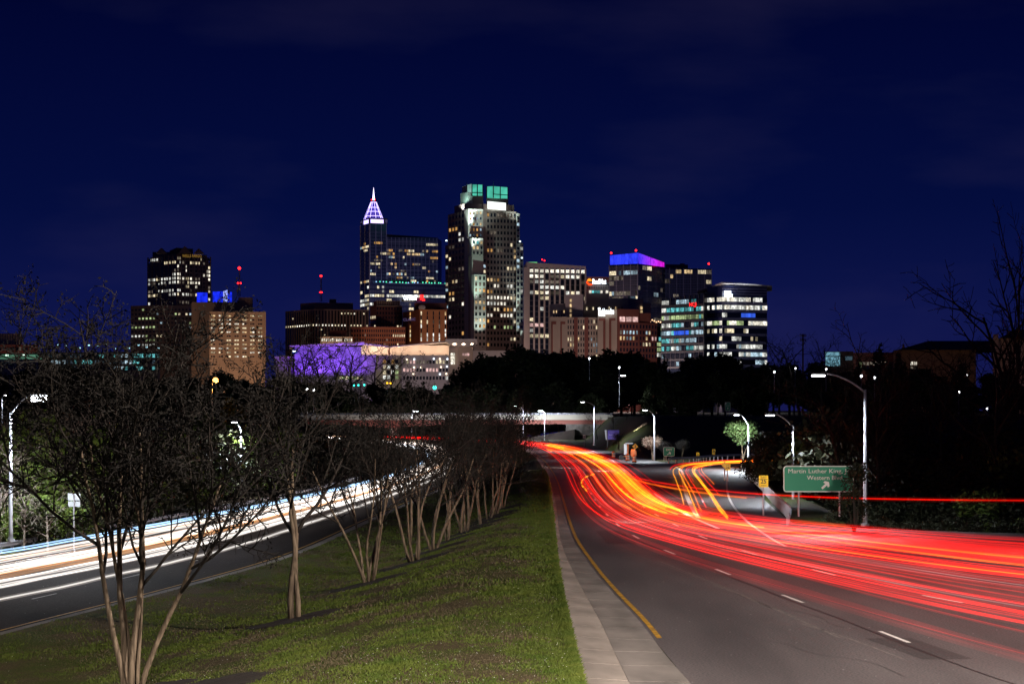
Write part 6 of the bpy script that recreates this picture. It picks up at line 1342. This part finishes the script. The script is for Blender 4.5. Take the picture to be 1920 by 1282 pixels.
# thicket of median trees beyond the row
for k, (q, yt, D) in enumerate(((860, 800, 235), (905, 795, 250), (940, 800, 270), (965, 815, 285), (890, 790, 300), (930, 805, 330), (955, 815, 350), (975, 828, 330), (850, 800, 300), (815, 790, 260), (915, 800, 215))):
    x = max((q-960)/F*D, float(XL(D))+1.0); x = min(x, float(XR(D))-1.2); z0 = float(gz(x, D)); H = zpx(yt, D)-z0
    t = thing('bare_tree', (x, D, z0), 'dark bare tree in the thicket at the far end of the median', 'tree', 'thicket on the far median'); t.scale = (H/10*1.5, H/10*1.5, H/10*1.05); t.rotation_euler = (0, 0, k*1.7)
    for nm, me in zip(('twigs', 'trunk'), BR[k % 3]): o_ = link(bpy.data.objects.new(nm, me)); o_.parent = t; (tag(o_, kind='stuff') if nm == 'twigs' else None)
    if q > 880: plant('shrub', SH[2+k % 2], (x+.5, D-2, z0-.2), H/5*.62, k, 'dark shrub under the thicket at the far end of the median', 'shrub', 'shrubs under the median thicket')
# pale lit trees
def pale_tree(q, yt, yb, D, label, m, wpx, sz=.10):
    x = (q-960)/F*D; z0 = zpx(yb, D); H = zpx(yt, D)-z0; w_ = wpx/F*D/2; rg = np.random.default_rng(int(q)); t = thing('small_tree', (x, D, z0), label, 'tree')
    lobes = [(rg.uniform(-.5, .5)*w_, rg.uniform(-.5, .5)*w_, H*rg.uniform(.50, .80), w_*rg.uniform(.42, .6), w_*rg.uniform(.42, .6), H*rg.uniform(.14, .2)) for _ in range(9)]
    o_ = link(bpy.data.objects.new('crown', crown_mesh('crown', rg, lobes, 2600, sz, m))); o_.parent = t
    mb = MB()
    for i in range(5): l_ = lobes[i]; mb.tube([(rg.uniform(-.15, .15), rg.uniform(-.1, .1), -.2), (l_[0]*.3, l_[1]*.3, H*.3), (l_[0]*.9, l_[1]*.9, l_[2])], [.07, .05, .02], 6)
    o_ = link(bpy.data.objects.new('trunk', np_mesh('trunk', np.concatenate(mb.V), mb.Fs, M_bark))); o_.parent = t
pale_tree(1224, 814, 860, 306, 'pale round tree lit by the lamp beside the small EXIT sign', M_pale, 46, .09)
pale_tree(945, 799, 826, 625, 'pale rounded tree lit under the bridge, left one', M_pale, 24, .16); pale_tree(973, 799, 826, 628, 'pale rounded tree lit under the bridge, right one', M_pale, 26, .16); pale_tree(1003, 804, 829, 620, 'small darker tree under the bridge, nearest its right slope', M_darkleaf, 20, .16)
pale_tree(1246, 822, 868, 300, 'dark leafless-looking tree directly behind the EXIT sign', M_twig, 34, .05); pale_tree(1278, 820, 866, 298, 'dark tree right of the EXIT sign in the grass island', M_twig, 40, .05); pale_tree(1160, 808, 842, 372, 'dark tree right of the purple banner sign', M_twig, 30, .06)
pale_tree(1392, 781, 872, 250, 'green leafy tree lit from above by the lamp at the ramp bend', M_leafp, 74, .11)
pale_tree(1432, 800, 880, 236, 'dark leafy tree right of the lit green tree at the ramp', M_darkleaf, 70, .14)
pale_tree(1500, 800, 930, 168, 'sparse green tree behind the big green road sign', M_leaf, 50, .07)
# shrubs: left verge thicket lit by the lamp
def shrub(q, yt, D, k, label, group, s2=1.0, xoff=0.0):
    x = (q-960)/F*D+xoff; z0 = float(gz(x, D)); H = max(1.0, zpx(yt, D)-z0); plant('shrub', SH[k], (x, D, z0-.3), H/5*1.12, rt.uniform(0, 6.28), label, 'shrub', group, 1.0); return x, z0, H
rs = random.Random(31); lit = []
for q, yt, D in ((-30, 770, 140), (10, 760, 146), (55, 770, 143), (100, 765, 150), (145, 775, 148), (190, 790, 155), (-10, 830, 136), (40, 840, 137), (90, 850, 138), (130, 845, 141), (175, 850, 146), (20, 900, 131), (75, 910, 131), (120, 905, 134), (165, 900, 139), (210, 860, 152), (-25, 910, 129), (240, 800, 165), (280, 800, 172), (250, 880, 158), (300, 860, 168)):
    shrub(q, yt, D, 0 if rs.random() < .42 else 2+rs.randrange(2), '%s shrub on the left verge %s' % ('tall' if yt < 800 else 'low' if yt > 880 else 'middle-sized', 'left of the bright lamp pole' if q < 20 else 'between the lamp pole and the grey sign' if q < 139 else 'right of the grey sign'), 'shrubs on the left verge'); lit.append((q, yt, D))
for q, yt, D in ((380, 775, 205), (420, 770, 212), (455, 775, 214), (340, 800, 195), (400, 850, 198), (440, 855, 206), (480, 800, 222), (520, 800, 232), (560, 790, 245), (600, 780, 260), (640, 785, 275), (575, 840, 246), (500, 850, 224), (660, 800, 290), (690, 795, 310)):
    shrub(q, yt, D, 0 if (q < 470 and rs.random() < .6) else 2+rs.randrange(2), 'leafy shrub on the left verge behind the middle trees', 'shrubs on the far left verge')
# bare stems among them
for k in range(24):
    q, yt, D = rs.choice(lit); q += rs.uniform(-25, 25); x = (q-960)/F*(D-2); z0 = float(gz(x, D-2)); H = zpx(yt, D)-z0
    t = thing('bare_tree', (x, D-2, z0), 'thin grey bare sapling on the left verge ' + ('left of the bright lamp pole' if q < 20 else 'between the lamp pole and the grey sign' if q < 139 else 'right of the grey sign'), 'tree', 'bare saplings on the left verge'); t.scale = (H/10*1.3,)*2+(H/10*rs.uniform(.7, 1.0),); t.rotation_euler = (0, 0, rs.uniform(0, 6))
    for nm, me in zip(('twigs', 'trunk'), BR[k % 3]):
        o_ = link(bpy.data.objects.new(nm, me)); o_.parent = t
        o_.material_slots[0].link = 'OBJECT'; o_.material_slots[0].material = M_dry
        if nm == 'twigs': tag(o_, kind='stuff')
for q, yt, D in ((572, 655, 1080), (612, 646, 1100), (655, 652, 1090), (700, 668, 1060), (735, 672, 1050), (640, 676, 1040)):
    bare(q, yt, D, 'bare street tree in front of the convention hall', 'bare trees before the convention hall', rt.randrange(3), s_=1.5)
# dark bank at the right
for q, yt, D in [(1500+rs.uniform(0, 460), rs.uniform(740, 900), rs.uniform(130, 190)) for _ in range(34)]+[(1560, 960, 121), (1610, 955, 124), (1665, 950, 121), (1715, 955, 119), (1765, 945, 120), (1815, 955, 117), (1865, 950, 118), (1915, 955, 116), (1950, 950, 118), (1590, 915, 128), (1680, 920, 127), (1760, 900, 128), (1850, 905, 126), (1930, 900, 126), (1590, 870, 112.8)]:
    k = 2+rs.randrange(2)
    if D == 112.8: continue
    shrub(q, yt, D, k if rs.random() < .85 else 1, 'dark %s on the right bank %s' % ('shrub at the road edge' if D < 127 else 'tall shrub higher up' if yt < 800 else 'shrub', 'behind the big green sign' if q < 1600 else 'right of the tall lamp pole' if q < 1760 else 'toward the right edge'), 'shrubs on the right bank')
for q, yt, D in ((1440, 820, 200), (1470, 800, 215), (1425, 850, 190), (1455, 860, 178), (1530, 820, 190), (1560, 800, 200)): shrub(q, yt, D, 2+rs.randrange(2), 'dark shrub behind the ramp guardrail', 'shrubs behind the ramp guardrail')
for k in range(16):
    q = rs.uniform(1560, 1930); D = rs.uniform(128, 180); bare(q, rs.uniform(690, 850), D, 'thin bare sapling on the dark right bank ' + ('near the tall lamp pole' if q < 1690 else 'toward the right edge' if q > 1810 else 'midway between lamp pole and right edge'), 'bare saplings on the right bank', k % 3, s_=1.1)
# branch with leaves hiding the right end of the green sign
rg = np.random.default_rng(4); xs_ = (1598-960)/F*110; t = thing('shrub', (xs_, 110.5, -.2), 'leafy dark sapling covering the right end of the big green sign', 'shrub')
lobes = [(rg.uniform(-.35, .75), rg.uniform(-.3, .3), rg.uniform(1.0, 3.5), .38, .3, .42) for _ in range(12)]+[(-.55, 0, 1.7, .22, .2, .25), (-.5, 0, 1.25, .2, .2, .2)]
o_ = link(bpy.data.objects.new('crown', crown_mesh('crown', rg, lobes, 2200, .07, M_darkleaf))); o_.parent = t; mb = MB()
for i in range(6): mb.tube([(.2, 0, 0), (lobes[i][0]*.6+.1, 0, lobes[i][2]*.6), lobes[i][:3]], [.04, .025, .01], 5)
o_ = link(bpy.data.objects.new('trunk', np_mesh('trunk', np.concatenate(mb.V), mb.Fs, M_bark2))); o_.parent = t

# ------------------------------------------------------------------ grass blades on the median (uncountable: one object each kind)
def blades(n, y0, y1, hmin, hmax, wdt, power=1.0):
    rg = np.random.default_rng(int(n+y0)); y = y0+(y1-y0)*rg.random(n)**power; a, b_ = XL(y), XR(y)
    lo = np.maximum(a, -(y*.255)-.5); x = lo+(b_-lo)*rg.random(n)**.85; k = rg.random(n) < .10; x[k] = b_[k]-np.abs(rg.normal(0, .09, k.sum()))+.07
    for p in TL: m_ = np.hypot(x-p[0], y-p[1]) > 1.75; x, y, b_ = x[m_], y[m_], b_[m_]
    pn = np.sin(x*1.1+np.sin(y*.23)*2)*np.sin(y*.42+np.sin(x*.7)*1.5)+.5*np.sin(x*2.9+y*.8)*np.sin(y*1.3-x)
    green = pn+rg.normal(0, .45, len(x))+1.3*sm(x-b_, -2.2, -.2) > .15
    keep = green | (rg.random(len(x)) < .55); x, y, green, b_ = x[keep], y[keep], green[keep], b_[keep]; n = len(x)
    z = zmed(np.minimum(x, b_-.01), y)-.01; h = rg.uniform(hmin, hmax, n)*np.where(green, 1.15, .7)*(1+.5*sm(x-b_, -.6, 0)); an = rg.random(n)*6.28; ln = rg.normal(0, .45, (n, 2))*h[:, None]; w_ = wdt*rg.uniform(.6, 1.3, n)
    B = np.stack([x, y, z], -1); dx = np.stack([np.cos(an)*w_, np.sin(an)*w_, np.zeros(n)], -1); Tp = B+np.concatenate([ln, h[:, None]], 1); Md = B+np.concatenate([ln*.35, h[:, None]*.6], 1)
    V = np.stack([B-dx, B+dx, Md+dx*.8, Tp, Md-dx*.8], 1); return V, green
M_gb = leafmat('grass_blade', (.055, .095, .010), (.12, .15, .024)); M_db = leafmat('dry_blade', (.095, .076, .042), (.14, .11, .066))
VG, VD = [], []
for args in ((150000, 44, 74, .035, .075, .010, 1.15), (110000, 70, 130, .05, .09, .017, 1.1), (60000, 120, 240, .06, .11, .03, 1.1)):
    V, g = blades(*args); VG.append(V[g]); VD.append(V[~g])
for nm, L_, m, lb in (('grass', VG, M_gb, 'green grass blades on the sloping median'), ('dry_grass', VD, M_db, 'dry brown grass blades in patches on the median')):
    V = np.concatenate(L_); n = len(V); i = np.arange(n)[:, None]*5
    tag(MB().add(V.reshape(-1, 3), np.concatenate([i+np.array([[0, 1, 2, 3]]), ], 0), np.concatenate([i+0, i+3, i+4], 1)).build(nm, m), lb, 'grass', kind='stuff')
# pale fallen petals and litter flecks in the grass
rg = np.random.default_rng(2); n = 900; y = 46+80*rg.random(n)**1.5; x = np.maximum(XL(y), -y*.25)+(XR(y)-np.maximum(XL(y), -y*.25))*rg.random(n)**.6; s = rg.uniform(.010, .024, n); z = zmed(x, y)+.055; an = rg.random(n)*6.28
V = np.stack([np.stack([x+s*np.cos(an+k*1.57), y+s*np.sin(an+k*1.57), z+.012*(k % 2)], -1) for k in range(4)], 1); tag(MB().add(V.reshape(-1, 3), np.arange(4*n).reshape(n, 4)).build('petals', M_swhite), 'scattered pale petals in the median grass', 'petals', kind='stuff')
